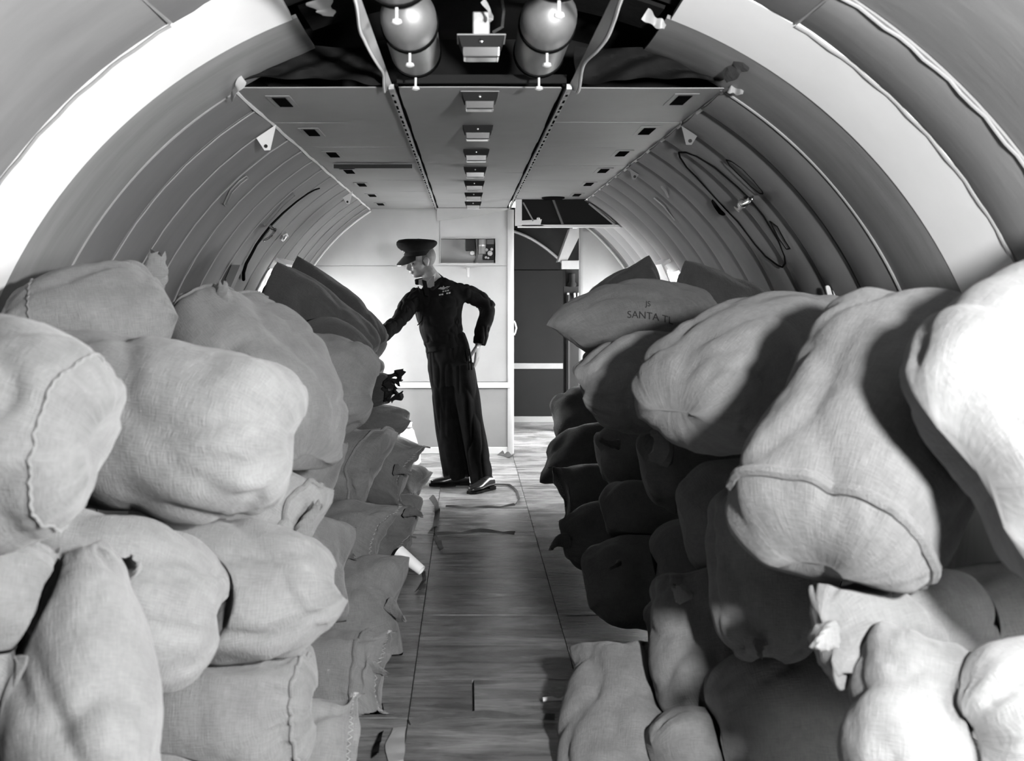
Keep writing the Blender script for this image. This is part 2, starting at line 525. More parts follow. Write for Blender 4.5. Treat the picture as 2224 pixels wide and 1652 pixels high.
# the middle sheet's far end droops
def flap(u, v):
    x = XL1 + .02 + (XR0 - XL1 - .02) * u
    return (x, 8.66 + .11 * v, CZL - .005 - (.10 * (1 - u) ** 1.0 * v ** .7) - .012 * math.sin(u * 3.1) * v)
b = MB().sheet(flap, 12, 5, lambda u, v: (0, .004, .004)); b.build('drooping_sheet', M['ceiling'], crown)
# edge beads, ceiling against wall
for (x, s) in ((XL0, -1), (XR1, 1)):
    b = MB(); b.tube([(x + .004 * s, y, CZL - .004 + .003 * math.sin(y * 9)) for y in np.linspace(3.56, 8.8 if s < 0 else 7.92, 40)], .0075, 6)
    b.build('edge_bead', M['trim_white'], crown)
    b = MB(); b.sheet(lambda u, v: W(3.68 + (8.8 - 3.68) * u, s * (31.4 - 2.2 * v), R + .002 + .1 * v), 8, 1)
    b.build('edge_gap', M['slot'], crown)
# perforated rails either side of the middle sheet
for (x, w_, s) in ((XL1, .030, 1), (XR0, .030, -1)):
    b = MB(); b.boxb(x, x + s * .018, 3.62, 8.78, CZL - .012, CZL + .006)
    rl = b.build('ceiling_rail', M['rail'], crown, smooth=False)
    b = MB()
    for k in range(46):
        y = 3.72 + k * .11
        b.boxb(x + s * .003, x + s * .011, y, y + .03 + .02 * ((k * 7) % 3), CZL - .0135, CZL - .0118)
    b.build('rail_slots', M['slot'], rl, smooth=False)
    b = MB(); b.tube([(x + s * .027, y, CZL + .003 + .003 * math.sin(y * 7)) for y in np.linspace(3.62, 8.78, 50)], .0065, 6)
    b.build('dark_gap', M['slot'], crown)
# loose rail edges hanging on into the roof space, wavy torn strips
for (x, s) in ((XL1 + .004, 1), (XR0 + .0, -1)):
    def strip(u, v):
        y = 3.66 - 3.0 * u
        w = .006 + .010 * abs(math.sin(y * 6.1 + s)) + .007 * float(noise3(np.array([y * 5, s, 0.]), 7))
        return (x + .010 * math.sin(y * 7.7 + s * 1.3) * v - s * .012 * v, y, CZL + .008 - (.008 + w) * v)
    b = MB().sheet(strip, 70, 3, lambda u, v: (s * .006, 0, 0))
    rs = b.build('loose_rail', M['grey_mid'], crown)
    b = MB(); b.tube([np.array(strip(k / 70, 1)) + (0, 0, -.002) for k in range(71)], .0045, 6)
    b.build('torn_edge', M['trim_white'], rs)
# front cross bar at the end of the middle sheet
b = MB(); b.boxb(XL1 + .03, XR0 - .02, 3.60, 3.615, CZL + .006, CZL + .035)
b.build('cross_bar', M['door_grey'], crown, smooth=False)
# a dark slat left hanging on the left ceiling sheet
b = MB(); b.box(P(810, 361, 5.75), (.435, .006, .022)); b.build('loose_slat', M['black'], crown, smooth=False)

# vents in the ceiling: dark slot in a pressed surround, one mesh pair copied along
def vent_master(x, y):
    r_ = MB(); w_, d_ = .050, .175
    r_.box((x, y, CZL - .0035), (w_ + .040, d_ + .055, .003))
    a = r_.build('ceiling_vent', M['ceiling'], crown, bevel=.001)
    b = MB().box((x, y, CZL - .0062), (w_, d_, .003)); b.build('vent_slot', M['slot'], a, smooth=False)
    return a
for i in range(7):
    vent_master(-.695, 3.90 + .733 * i)
for i in range(6):
    vent_master(.795, 3.86 + .733 * i)
# dark ring vent near the header
b = MB(); b.lathe((.64, 7.72, CZL - .001), (0, 0, -1), [(0, .085), (.012, .085), (.016, .07), (.006, .06)], 24)
b.build('ring_vent', M['slot'], crown)

# rear end of the cabin behind the photographer
struct(MB().boxb(-1.9, 2.0, -3.15, -3.05, -.06, 2.5).build('wall_back', M['lining'], smooth=False), 'rear end of the cabin')

# ------------------------------------------------------------------ far bulkhead
YB = 8.87
def disc_wall(b, x0, x1, z0, z1, y, th, holes=(), r=R + .03):
    """upright sheet filling the cabin section between x0 and x1, with rectangular holes"""
    xs = sorted(set([x0, x1] + [h[0] for h in holes] + [h[1] for h in holes] + list(np.linspace(x0, x1, 31))))
    for a, c in zip(xs[:-1], xs[1:]):
        m = (a + c) / 2
        def top(x):
            d = r * r - (x - CX) ** 2
            return min(z1, CZ + math.sqrt(max(d, 1e-4)))
        segs = [(z0, None)]
        hs = [h for h in holes if h[0] - 1e-6 <= m <= h[1] + 1e-6]
        spans = []; lo = z0
        for h in sorted(hs, key=lambda h: h[2]):
            spans.append((lo, h[2], False)); lo = h[3]
        spans.append((lo, None, True))
        for (q0, q1, ontop) in spans:
            ta, tc = (top(a), top(c)) if ontop else (q1, q1)
            if min(ta, tc) <= q0 + 1e-4: 
                continue
            v = [(a, y, q0), (c, y, q0), (c, y, tc), (a, y, ta), (a, y + th, q0), (c, y + th, q0), (c, y + th, tc), (a, y + th, ta)]
            b.add(v, [(0, 1, 2, 3), (5, 4, 7, 6), (0, 4, 5, 1), (3, 2, 6, 7), (0, 3, 7, 4), (1, 5, 6, 2)])
XD = .375                       # edge of the bulkhead at the doorway
rx0, rx1 = (957 - VX) * YB / F, (1076 - VX) * YB / F
rz0, rz1 = EYE - (571 - VY) * YB / F, EYE - (518 - VY) * YB / F
zt, zl = EYE - (577 - VY) * YB / F, EYE - (836 - VY) * YB / F
bk = MB(); disc_wall(bk, -1.64, XD - .03, 0, 2.2, YB + .012, .05, [(rx0, rx1, rz0, rz1)])
bk = struct(bk.build('wall_far', M['bulkhead'], smooth=False), 'pale bulkhead closing the far end of the cabin')
xv = (955 - VX) * YB / F
def sheet_part(name, x0, x1, z0, z1, mat, holes=()):
    b = MB(); disc_wall(b, x0, x1, z0, z1, YB, .0115, holes)
    return b.build(name, mat, bk, smooth=False)
sheet_part('bulkhead_panel', -1.64, xv - .002, zt + .002, 2.2, M['bulkhead'])
sheet_part('bulkhead_panel', xv + .002, XD - .03, zt + .002, 2.2, M['bulkhead'], [(rx0, rx1, rz0, rz1)])
sheet_part('bulkhead_panel', -1.64, XD - .03, zl + .03, zt - .002, M['bulkhead'])
sheet_part('bulkhead_panel', -1.64, XD - .03, .06, zl - .03, M['bulkhead_low'])
b = MB(); b.boxb(-1.55, XD - .004, YB - .016, YB + .0, zl - .025, zl + .025); b.build('dado_rail', M['trim_white'], bk, smooth=False, bevel=.004)
b = MB(); b.boxb(-1.52, XD - .01, YB - .006, YB + .012, .0, .058); b.build('kick_strip', M['trim_white'], bk, smooth=False, bevel=.003)
# rounded edge post at the doorway
b = MB(); b.rings([[(XD - .03 + .055 * math.cos(t), YB + .03 + .04 * math.sin(t), z) for t in np.linspace(-math.pi / 2, math.pi / 2, 9)] + [(XD - .03, YB + .07, z), (XD - .03, YB - .01, z)] for z in (0, CZL)])
b.build('rounded_post', M['bulkhead'], bk)
# edge moulding along the arch
b = MB(); b.tube([W(YB - .006, a, R - .004) for a in np.linspace(-110, -32, 40)], .009, 6); b.build('arch_moulding', M['trim_white'], bk)
# recess box
b = MB()
b.boxb(rx0 - .01, rx1 + .01, YB + .14, YB + .15, rz0 - .01, rz1 + .01)
b.boxb(rx0 - .01, rx0, YB + .012, YB + .14, rz0, rz1); b.boxb(rx1, rx1 + .01, YB + .012, YB + .14, rz0, rz1)
b.boxb(rx0, rx1, YB + .012, YB + .14, rz0 - .01, rz0); b.boxb(rx0, rx1, YB + .012, YB + .14, rz1, rz1 + .01)
b.build('recess', M['bulkhead'], bk, smooth=False)
b = MB()
for (a, c, d, e) in ((rx0 - .006, rx1 + .006, rz0 - .006, rz0), (rx0 - .006, rx1 + .006, rz1, rz1 + .006), (rx0 - .006, rx0, rz0, rz1), (rx1, rx1 + .006, rz0, rz1)):
    b.boxb(a, c, YB - .008, YB + .002, d, e)
b.build('recess_frame', M['bulkhead'], bk, smooth=False)
# dark soot line under the recess
# control box, motor and relay inside the recess
pt = P(1023, 545, YB + .1)
t = empty('junction_box', (pt[0], YB + .14, rz0)); tag(t, 'black junction box with cable hanging inside the bulkhead recess', 'junction box')
b = MB(); b.boxb(pt[0] - .045, pt[0] + .035, YB + .05, YB + .138, pt[2] - .0, rz1 - .001); b.build('case', M['black'], t, smooth=False, bevel=.006)
b = MB(); b.lathe((pt[0] + .01, YB + .05, pt[2] - .02), (0, 1, 0), [(0, .018), (.01, .022), (.088, .022)], 14); b.build('knob', M['rail'], t)
b = MB(); b.tube([(pt[0] + .045, YB + .035, rz1 - .004), (pt[0] + .052, YB + .03, pt[2] + .02), (pt[0] + .05, YB + .03, pt[2] - .06), (pt[0] + .032, YB + .04, rz0 + .003)], .007, 6); b.build('cable', M['cable'], t)
t = empty('motor_canister', (pt[0] + .105, YB + .09, pt[2])); tag(t, 'grey cylindrical motor in the bulkhead recess', 'motor')
b = MB(); b.lathe((pt[0] + .10, YB + .085, rz1 - .002), (0, 0, -1), [(0, .038), (.125, .038), (.13, .030), (.128, .01)], 20); b.build('canister', M['grey_mid'], t)
b = MB(); b.lathe((pt[0] + .10, YB + .085, rz1 - .05), (0, 0, -1), [(0, .040), (.012, .040)], 20); b.build('clamp', M['metal'], t)
t = empty('relay_unit', (rx1 - .05, YB + .14, rz0)); tag(t, 'black relay unit with round sockets at the recess corner', 'relay')
b = MB(); b.boxb(rx1 - .105, rx1 - .006, YB + .06, YB + .138, rz0 + .03, rz1 - .045); b.build('case', M['black'], t, smooth=False, bevel=.005)
for (dx, dz, r_) in ((-.045, .085, .022), (-.075, .115, .013), (-.03, .12, .012), (-.08, .05, .010), (-.06, .045, .009)):
    b = MB(); b.lathe((rx1 + dx, YB + .062, rz0 + dz), (0, -1, 0), [(0, r_), (.012, r_), (.012, r_ * .6), (.004, r_ * .55)], 14); b.build('socket', M['rail'], t)
# small white tap below the recess
t = empty('drain_tap', P(1016, 590, YB)); tag(t, 'small pale drain tap on the bulkhead under the recess', 'tap')
q = P(1016, 590, YB)
b = MB(); b.lathe(q + (0, .0, .03), (0, -1, 0), [(0, .014), (.008, .014), (.016, .008), (.04, .008)], 12); b.build('flange', M['bulkhead'], t)
b = MB(); b.tube([q + (0, -.045, .03), q + (0, -.05, .0), q + (0, -.045, -.045)], .011, 8); b.build('spout', M['bulkhead'], t)

# ------------------------------------------------------------------ right partition, vestibule and far door
YR = 9.34
xr = (1259 - VX) * YR / F
pr = MB(); disc_wall(pr, xr + .03, 1.68, 0, 2.3, YR, .04)
pr = struct(pr.build('wall_partition', M['bulkhead'], smooth=False), 'white partition right of the doorway')
b = MB(); b.rings([[(xr + .035 - .04 * math.cos(t), YR + .02 + .02 * math.sin(t), z) for t in np.linspace(-math.pi / 2, math.pi / 2, 9)] + [(xr + .035, YR + .04, z), (xr + .035, YR, z)] for z in (0, 2.3)])
b.build('rounded_post', M['bulkhead'], pr)
b = MB(); b.tube([W(YR - .006, a, R - .002) for a in np.linspace(33, 110, 40)], .010, 6); b.build('arch_moulding', M['trim_white'], pr)
b = MB(); q = P(1293, 626, YR); b.box(q + (0, -.004, 0), (.055, .008, .03)); b.build('name_plate', M['grey_mid'], pr, smooth=False)

YD = 11.1
sD = F / YD
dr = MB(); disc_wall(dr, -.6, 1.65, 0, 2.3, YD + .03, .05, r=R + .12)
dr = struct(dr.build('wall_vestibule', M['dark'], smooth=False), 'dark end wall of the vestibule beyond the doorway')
xd1 = (1222 - VX) / sD
def dpart(name, x0, x1, z0, z1, mat, th=.03, fr=0.):
    b = MB(); b.boxb(x0, x1, YD - th - fr, YD - fr, z0, z1); return b.build(name, mat, d1, smooth=False, bevel=.002)
d1 = empty('door_1', (0.7, YD, 0)); struct(d1, 'dark grey arched door at the end of the vestibule')
zj, zr_, zk = EYE - (586 - VY) / sD, EYE - (794 - VY) / sD, EYE - (903 - VY) / sD
# arched top leaf
def archz(x): 
    t_ = (x - (1113 - VX) / sD) / (xd1 - (1113 - VX) / sD)
    return EYE + ((VY - 505) - (70) * (.45 * t_ + .55 * t_ * t_)) / sD
xs = np.linspace(.05, xd1, 20)
v = []; f = []
for yy in (YD - .03, YD):
    for x in xs: v.append((x, yy, zj + .004))
    for x in xs: v.append((x, yy, max(archz(x), zj + .01)))
n = len(xs)
for i in range(n - 1):
    f += [(i, i + 1, n + i + 1, n + i), (2 * n + i + 1, 2 * n + i, 3 * n + i, 3 * n + i + 1), (n + i, n + i + 1, 3 * n + i + 1, 3 * n + i), (i, 2 * n + i, 2 * n + i + 1, i + 1)]
MB().add(v, f).build('arched_panel', M['door_grey'], d1, smooth=False)
b = MB(); b.tube([(x, YD - .04, archz(x) + .015) for x in xs], .022, 8, flat=.7); b.build('arch_moulding', M['grey_mid'], d1)
dpart('door_leaf', .05, xd1, zr_ + .03, zj - .004, M['door_grey'])
dpart('door_leaf', .05, xd1, zk, zr_ - .03, M['door_grey'])
dpart('mid_rail', .05, xd1, zr_ - .03, zr_ + .03, M['grey_mid'], .03, .012)
dpart('kick_plate', .05, xd1, .0, zk, M['grey_mid'], .03, .012)
# curved frame and jamb right of the door
YJ = 10.3; sJ = F / YJ
b = MB(); pts = [(1222, 500), (1228, 530), (1224, 552), (1218, 575)]
b.sheet(lambda u, v: P(1238 - 26 * u + 10 * v * (1 - u) + 20 * v, 496 + 72 * u - 2 * v, YJ + .5 * v * 0), 10, 3, lambda u, v: (0, .25, 0))
b.build('arched_frame', M['grey_mid'], dr)
b = MB(); q0, q1 = P(1221, 580, YJ), P(1259, 565, YJ); b.box((q0 + q1) / 2 + (0, .02, -.01), (.19, .06, .085)); b.build('bracket_beam', M['grey_mid'], dr, smooth=False, bevel=.004)
q0 = P(1231, 600, YJ)
b = MB(); b.boxb(q0[0] - .03, q0[0] + .20, YJ, YJ + .05, 0, q0[2] - .1); b.build('door_jamb', M['door_grey'], dr, smooth=False)
b = MB(); b.boxb(q0[0] - .005, q0[0] + .2, YJ + .06, YJ + .1, q0[2] - .1, q0[2] + .12); b.build('jamb_recess', M['dark'], dr, smooth=False)
b = MB(); b.lathe(P(1243, 612, YJ) + (0, .03, -.05), (0, 0, 1), [(0, .045), (.03, .045), (.05, .03), (.13, .03)], 12); b.build('jamb_lamp', M['door_grey'], dr)
b = MB()
for px in (1233, 1247, 1255): b.tube([P(px, 636, YJ) + (0, -.02, .0), P(px + 1, 650, YJ) + (0, -.02, 0)], .012, 6)
b.build('jamb_clips', M['grey_mid'], dr)
b = MB(); b.tube([P(1233, 640, YJ) + (0, -.02, 0), P(1233, 900, YJ) + (0, -.02, 0)], .02, 8); b.build('jamb_pipe', M['door_grey'], dr)
# grab handle on the bulkhead edge
t = empty('grab_handle', P(1114, 712, YB)); tag(t, 'white D-shaped grab handle on the doorway edge', 'handle')
hb = P(1113, 712, YB + .03)
b = MB(); b.tube([hb + (.0, 0, .055), hb + (.022, 0, .045), hb + (.034, 0, .0), hb + (.022, 0, -.045), hb + (0, 0, -.055)], .007, 8); b.build('bar', M['trim_white'], t)
for dz in (-.057, .057):
    b = MB(); b.box(hb + (.008, 0, dz), (.03, .02, .01)); b.build('foot', M['trim_white'], t, smooth=False)

# ------------------------------------------------------------------ header panel hanging from the ceiling, right of the doorway
YH = 7.93
t = empty('header_panel', (.9, YH, 1.86)); tag(t, 'dark header panel with white lower rim across the right ceiling', 'header')
xa = (1127 - VX) * YH / F; zb = EYE - (491 - VY) * YH / F
def hz(x): return 0
b = MB(); xs = np.linspace(xa, 1.16, 24); v = []; f = []
for yy in (YH, YH + .012):
    for x in xs: v.append((x, yy, zb))
    for x in xs: v.append((x, yy, min(CZL, max(zb + .004, CZ + math.sqrt(max(1e-4, (R - .01) ** 2 - (x - CX) ** 2))))))
n = len(xs)
for i in range(n - 1):
    f += [(i, i + 1, n + i + 1, n + i), (2 * n + i + 1, 2 * n + i, 3 * n + i, 3 * n + i + 1), (n + i, n + i + 1, 3 * n + i + 1, 3 * n + i), (i, 2 * n + i, 2 * n + i + 1, i + 1)]
MB().add(v, f).build('panel', M['door_grey'], t, smooth=False)
b = MB(); b.boxb(xa - .01, 1.19, YH - .012, YH + .02, zb - .012, zb + .012); b.build('rim', M['trim_white'], t, smooth=False, bevel=.003)
b = MB(); v = [(xa - .01, YH - .012, zb), (xa + .20, YH - .012, zb), (xa + .165, YH - .012, zb + .012), (xa + .175, YH - .012, zb + .052), (xa + .02, YH - .012, zb + .042)]
v2 = [(p[0], YH - .002, p[2]) for p in v]
b.add(v + v2, [(0, 1, 2, 3, 4), (9, 8, 7, 6, 5)] + [(i, (i + 1) % 5, (i + 1) % 5 + 5, i + 5) for i in range(5)]); b.build('gusset', M['trim_white'], t, smooth=False)
b = MB(); b.tube([P(1200, 430, YH) + (0, -.015, 0), P(1212, 462, YH) + (0, -.015, 0), P(1222, 487, YH) + (0, -.012, 0)], .010, 6); b.build('cable', M['cable'], t)
b = MB(); b.tube([P(1136, 440, YH) + (0, -.012, 0), P(1158, 480, YH) + (0, -.012, 0)], .006, 6); b.build('stay', M['grey_mid'], t)
b = MB(); b.tube([P(1279, 442, YH) + (0, -.012, 0), P(1335, 488, YH) + (0, -.012, 0)], .008, 6); b.build('edge_strip', M['grey_mid'], t)
b = MB(); q0, q1 = P(1119, 425, YH), P(1133, 490, YH); b.boxb(q0[0], q1[0], YH - .03, YH + .02, q1[2], CZL - .002); b.build('channel', M['trim_white'], t, smooth=False)
b = MB(); b.lathe(P(1169, 477, YH) + (0, -.01, 0), (0, 0, 1), [(0, .014), (.012, .014), (.018, .006)], 10); b.build('eye_bolt', M['trim_white'], t)

# ------------------------------------------------------------------ windows (openings, glass, bars, scalloped pelmets)
wn = 1
for s in (-1, 1):
    for (y0, y1) in ((7.15, 7.86), (7.90, 8.99 if s > 0 else 8.61)):
        ym = (y0 + y1) / 2
        o = empty('window_%d' % wn, W(ym, s * WIN_LO, R + .05)); wn += 1
        struct(o)
        # frame
        b = MB()
        for (ya, yb_) in ((y0 - .02, y0 + .03), (y1 - .03, y1 + .02)):
            b.sheet(lambda u, v: W(ya + (yb_ - ya) * u, s * (WIN_HI + (WIN_LO - WIN_HI) * v), R + .0), 1, 14, lambda u, v: (s * .16, 0, 0.03))
        for (da, db) in ((WIN_HI - .5, WIN_HI + 1), (WIN_LO - 1, WIN_LO + .5)):
            b.sheet(lambda u, v: W(y0 + (y1 - y0) * u, s * (da + (db - da) * v), R + .0), 2, 1, lambda u, v: (s * .15, 0, .05))
        b.build('window_frame', M['trim_white'], o, smooth=False)
        b = MB(); b.sheet(lambda u, v: W(ym - .045 + .09 * u, s * (WIN_HI + (WIN_LO - WIN_HI) * v), R + .05), 2, 14, lambda u, v: (s * .02, 0, 0))
        b.build('window_bar', M['trim_white'], o)
        for (ya, yb_) in ((y0 + .03, ym - .045), (ym + .045, y1 - .03)):
            b = MB(); b.sheet(lambda u, v: W(ya + (yb_ - ya) * u, s * (WIN_HI + (WIN_LO - WIN_HI) * v), R + .07), 2, 14)
            b.build('pane', M['glass'], o)
        # pelmet box over the window
        b = MB(); rs = []
        for (dd, rr) in ((WIN_HI - 3.5, R + .01), (WIN_HI - 3.5, R - .075), (WIN_HI + 1.5, R - .095), (WIN_HI + 1.5, R - .085), (WIN_HI - 2.7, R - .065), (WIN_HI - 2.7, R + .01)):
            rs.append((dd, rr))
        b.rings([[W(y, s * dd, rr) for (dd, rr) in rs] for y in np.linspace(y0 + .02, y1 - .02, 6)])
        b.build('pelmet', M['trim_white'], o, smooth=False)
        c = W(ym, s * (WIN_HI + WIN_LO) / 2, R + .16)
        portal(c, (math.radians(90), 0, math.radians(90 if s > 0 else -90)), y1 - y0 + .04, .80)
# light through the entrance door beyond the partition
portal((1.88, 9.85, .7), (math.radians(90), 0, math.radians(90)), .62, 1.6)

# ------------------------------------------------------------------ ceiling lamps
def lamp_master(x, y):
    t = empty('ceiling_lamp', (x, y, CZL))
    b = MB(); w0, w1, h = .066, .047, .058
    rs = []
    for (z, wx, wy) in ((0, w0 + .004, .057), (-.004, w0 + .004, .057), (-.004, w0, .052)):
        rs.append([(x + sx * wx, y + sy * wy, CZL + z) for sx, sy in ((-1, -1), (1, -1), (1, 1), (-1, 1))])
    b.rings(rs); b.build('base_plate', M['ceiling'], t, smooth=False, bevel=.003)
    b = MB(); rs = []
    for (z, wx, wy) in ((-.004, w0, .054), (-h * .55, w0 * .86, .042), (-h * .55 - .002, w0 * .86, .043)):
        rs.append([(x + sx * wx, y + sy * wy, CZL + z) for sx, sy in ((-1, -1), (1, -1), (1, 1), (-1, 1))])
    b.rings(rs); b.build('shade', M['door_grey'], t, smooth=False, bevel=.004)
    b = MB(); rs = []
    for (z, wx, wy) in ((-h * .55, w0 * .80, .042), (-h, w1 * 1.1, .034), (-h - .004, w1, .030)):
        rs.append([(x + sx * wx, y + sy * wy, CZL + z) for sx, sy in ((-1, -1), (1, -1), (1, 1), (-1, 1))])
    b.rings(rs); b.build('lens', M['chrome'], t, smooth=False, bevel=.004)
    b = MB(); b.lathe((x, y - .050, CZL - .02), (0, -1, 0), [(0, .006), (.004, .006), (.006, .003)], 8); b.build('screw', M['chrome'], t)
    return t
lm = lamp_master(CX, 3.76)
words = ['first', 'second', 'third', 'fourth', 'fifth', 'sixth', 'seventh']
for i in range(7):
    o = lm if i == 0 else copy_tree(lm, (CX, 3.76 + .725 * i, CZL))
    tag(o, 'boxy chrome ceiling lamp, %s back from the open roof space' % words[i], 'lamp', 'row of ceiling lamps')
# the lamp left dangling in the open roof space
o = copy_tree(lm, (CX - .005, 3.00, CZL + .012))
tag(o, 'boxy chrome lamp hanging bare in the open roof space', 'lamp', 'row of ceiling lamps')
b = MB(); b.box((CX - .005, 3.02, CZL + .055), (.05, .05, .07)); b.build('bracket', M['metal'], None, smooth=False, bevel=.004)
br = bpy.data.objects['bracket']; br.parent = o; br.location = (-o.location.x, -o.location.y, -o.location.z)
b = MB(); b.tube([(CX + .03, 3.0, CZL + .03), (CX + .055, 2.98, CZL + .04), (CX + .06, 3.0, CZL + .09), (CX + .045, 3.05, 2.3)], .005, 6); cb = b.build('lamp_cable', M['cable'], None); cb.parent = o; cb.location = br.location

# ------------------------------------------------------------------ gas bottles in the roof space
def bottle(x, y0, y1, r, label):
    zc = CZL - .005 + r
    t = empty('gas_bottle', (x, (y0 + y1) / 2, zc - r)); tag(t, label, 'gas bottle', 'gas bottles in the roof space')
    prof = [(0, .004), (.008, r * .45), (.03, r * .78), (.07, r * .97), (.10, r)]
    L_ = y1 - y0
    prof = prof + [(L_ - p[0], p[1]) for p in prof[::-1]]
    b = MB(); b.lathe((x, y0, zc), (0, 1, 0), prof, 32); b.build('cylinder', M['bottle'], t)
    for yy in (y0 + .16, y1 - .13):
        b = MB(); b.lathe((x, yy, zc), (0, 1, 0), [(0, r + .001), (0, r + .004), (.028, r + .004), (.028, r + .001)], 32); st = b.build('strap', M['slot'], t)
        b = MB(); b.lathe((x, yy + .014, zc - r + .006), (0, 0, -1), [(0, .010), (.004, .004), (.038, .004), (.040, .012), (.048, .014), (.052, .006)], 8); b.build('strap_bolt', M['trim_white'], st)
bottle(-.172, 2.92, 3.56, .082, 'left gas bottle nearest the ceiling sheet, bright underside')
bottle(.238, 2.92, 3.56, .082, 'right gas bottle nearest the ceiling sheet, scuffed and dull')
bottle(-.178, 2.0, 2.72, .095, 'left gas bottle at the top edge of the picture')
bottle(.225, 2.0, 2.66, .090, 'right gas bottle at the top edge of the picture')

# ------------------------------------------------------------------ loose cloth at the front edge of the ceiling
def drape(name, x0, x1, label, seed, flip):
    def fn(u, v):
        x = x0 + (x1 - x0) * u
        zt_ = min(CZ + math.sqrt((R + .02) ** 2 - (x - CX) ** 2), CZL + .14)
        e = u if flip else 1 - u
        low = CZL + .012 - .03 * math.exp(-((e - .12) / .10) ** 2) - .006 * math.sin(u * 19 + seed)
        z = zt_ * (1 - v) + low * v
        y = 3.60 + .05 * (1 - v) - .05 * v ** 3 - .018 * math.sin(v * 9 + u * 14 + seed) - .02 * float(noise3(np.array([u * 8, v * 4, seed]), 6))
        return (x, y, z)
    b = MB().sheet(fn, 50, 14, lambda u, v: (0, .004, 0))
    o = b.build(name, M['darkcloth'], loc=None)
    tag(o, label, 'cloth'); return o
drape('insulation_cloth', XL0 + .02, XL1, 'dark loose insulation cloth over the left ceiling edge', 1.1, False)
drape('insulation_cloth', XR0 + .01, XR1 - .03, 'dark loose insulation cloth over the right ceiling edge', 2.4, True)
# torn lining scraps
def scrap(pts, w, label, mat, th=.003):
    pts = [np.asarray(p, float) for p in pts]
    def fn(u, v):
        k = u * (len(pts) - 1); i = min(int(k), len(pts) - 2); q = pts[i] + (pts[i + 1] - pts[i]) * (k - i)
        t_ = nrm(pts[i + 1] - pts[i]); sd = nrm(np.cross(t_, (0.2, 1, .1)))
        ww = w * (1 - .4 * u) * (1 + .25 * math.sin(u * 11))
        return q + sd * ww * (v - .5) + np.array([0, -.006 * math.sin(u * 9 + v * 2), 0])
    b = MB().sheet(fn, 16, 3, lambda u, v: (0, th, 0))
    o = b.build('torn_scrap', mat, loc=pts[0]); tag(o, label, 'scrap'); return o
def wp(px, py, r=R - .01):
    t_, a = wallhit(px, py, r); return W(t_, a, r)
scrap([wp(530, 172, R - .03), wp(515, 190, R - .035), wp(506, 205, R - .03), wp(502, 218, R - .02)], .030, 'white torn strap hanging where the left ceiling edge starts', M['trim_white'])
scrap([wp(1585, 190), wp(1600, 196), wp(1615, 200)], .035, 'pale torn tape on the right frame under the ceiling corner', M['bead'])
scrap([P(1612, 135, 3.3), P(1600, 150, 3.35), P(1575, 172, 3.45)], .055, 'dark torn flap at the right front corner of the ceiling', M['greycloth'])
scrap([P(1400, 30, 3.1), P(1425, 48, 3.12), P(1445, 58, 3.12)], .035, 'pale torn paper strip on the right frame top', M['bead'])
scrap([P(1048, 2, 2.9), P(1062, 20, 2.92), P(1068, 40, 2.94), P(1063, 45, 2.94)], .014, 'pale torn tape dangling between the near gas bottles', M['bead'])
scrap([P(690, 0, 3.0), P(705, 20, 3.05), P(712, 34, 3.08)], .07, 'grey plate stub on the left frame top', M['grey_mid'])

# ------------------------------------------------------------------ wall fittings
def gusset(px, py, s, label, size=.085, mat='trim_white'):
    t_, a = wallhit(px, py); c = W(t_, a, R)
    o = empty('wall_bracket', c)
    tdir = np.array([s * math.cos(math.radians(a)), 0, -math.sin(math.radians(a))]) * (1 if s > 0 else 1)
    tdir = nrm(W(t_, a + s * 1, R) - W(t_, a, R)); ninw = nrm(np.array([CX, t_, CZ]) - c)
    b = MB()
    tri = [c - tdir * size * .6, c + tdir * size * .35 + ninw * size * .9, c + tdir * size * .6 + ninw * size * .75, c + tdir * size * .6]
    tri2 = [p + np.array([0, .006, 0]) for p in tri]
    b.add(tri + tri2, [(0, 1, 2, 3), (7, 6, 5, 4)] + [(i, (i + 1) % 4, (i + 1) % 4 + 4, i + 4) for i in range(4)])
    b.build('plate', M[mat], o, smooth=False)
    b = MB(); b.lathe(c + tdir * size * .42 + ninw * size * .62 + np.array([0, -.001, 0]), (0, -1, 0), [(0, .008), (.003, .008)], 10); b.build('hole', M['black'], o)
    tag(o, label, 'bracket', 'gusset brackets on the cabin walls')
gusset(578, 285, -1, 'white gusset bracket on the left wall nearest the ceiling front')
gusset(755, 422, -1, 'small gusset bracket on the left wall near the bulkhead', .07)
gusset(1498, 275, 1, 'gusset bracket on the right wall nearest the ceiling front', .08, 'lining')
gusset(1378, 363, 1, 'small gusset bracket on the right wall further back', .07, 'lining')
# white tie-down lugs standing on the right wall
q = P(1812, 636, 4.3); t = empty('tie_down_lug', q + np.array([.02, 0, -.06])); tag(t, 'white twin-pronged tie-down lug on the right wall', 'lug')
for (dx, w_) in ((-.022, .018), (.014, .036)):
    b = MB(); rs = []
    for z, ww in ((-.10, w_ * 1.15), (.02, w_), (.028, w_ * .8), (.031, w_ * .4)):
        rs.append([(q[0] + dx + sx * ww / 2 + z * -.25, q[1] + sy * .006, q[2] + z) for sx, sy in ((-1, -1), (1, -1), (1, 1), (-1, 1))])
    b.rings(rs); b.build('prong', M['trim_white'], t, smooth=False)
b = MB()
for dz in (-.03, -.005): b.lathe(q + np.array([.02, -.006, dz]), (0, -1, 0), [(0, .004), (.002, .004)], 8)
b.build('rivets', M['black'], t)

def wall_line(pts, rad, r=R - .008, closed=False, sub=4):
    out = []
    n_ = len(pts)
    for i in range(n_ if closed else n_ - 1):
        a, c = np.array(pts[i], float), np.array(pts[(i + 1) % n_], float)
        for k in range(sub): out.append(wp(*(a + (c - a) * k / sub), r))
    if not closed: out.append(wp(*pts[-1], r))
    return out
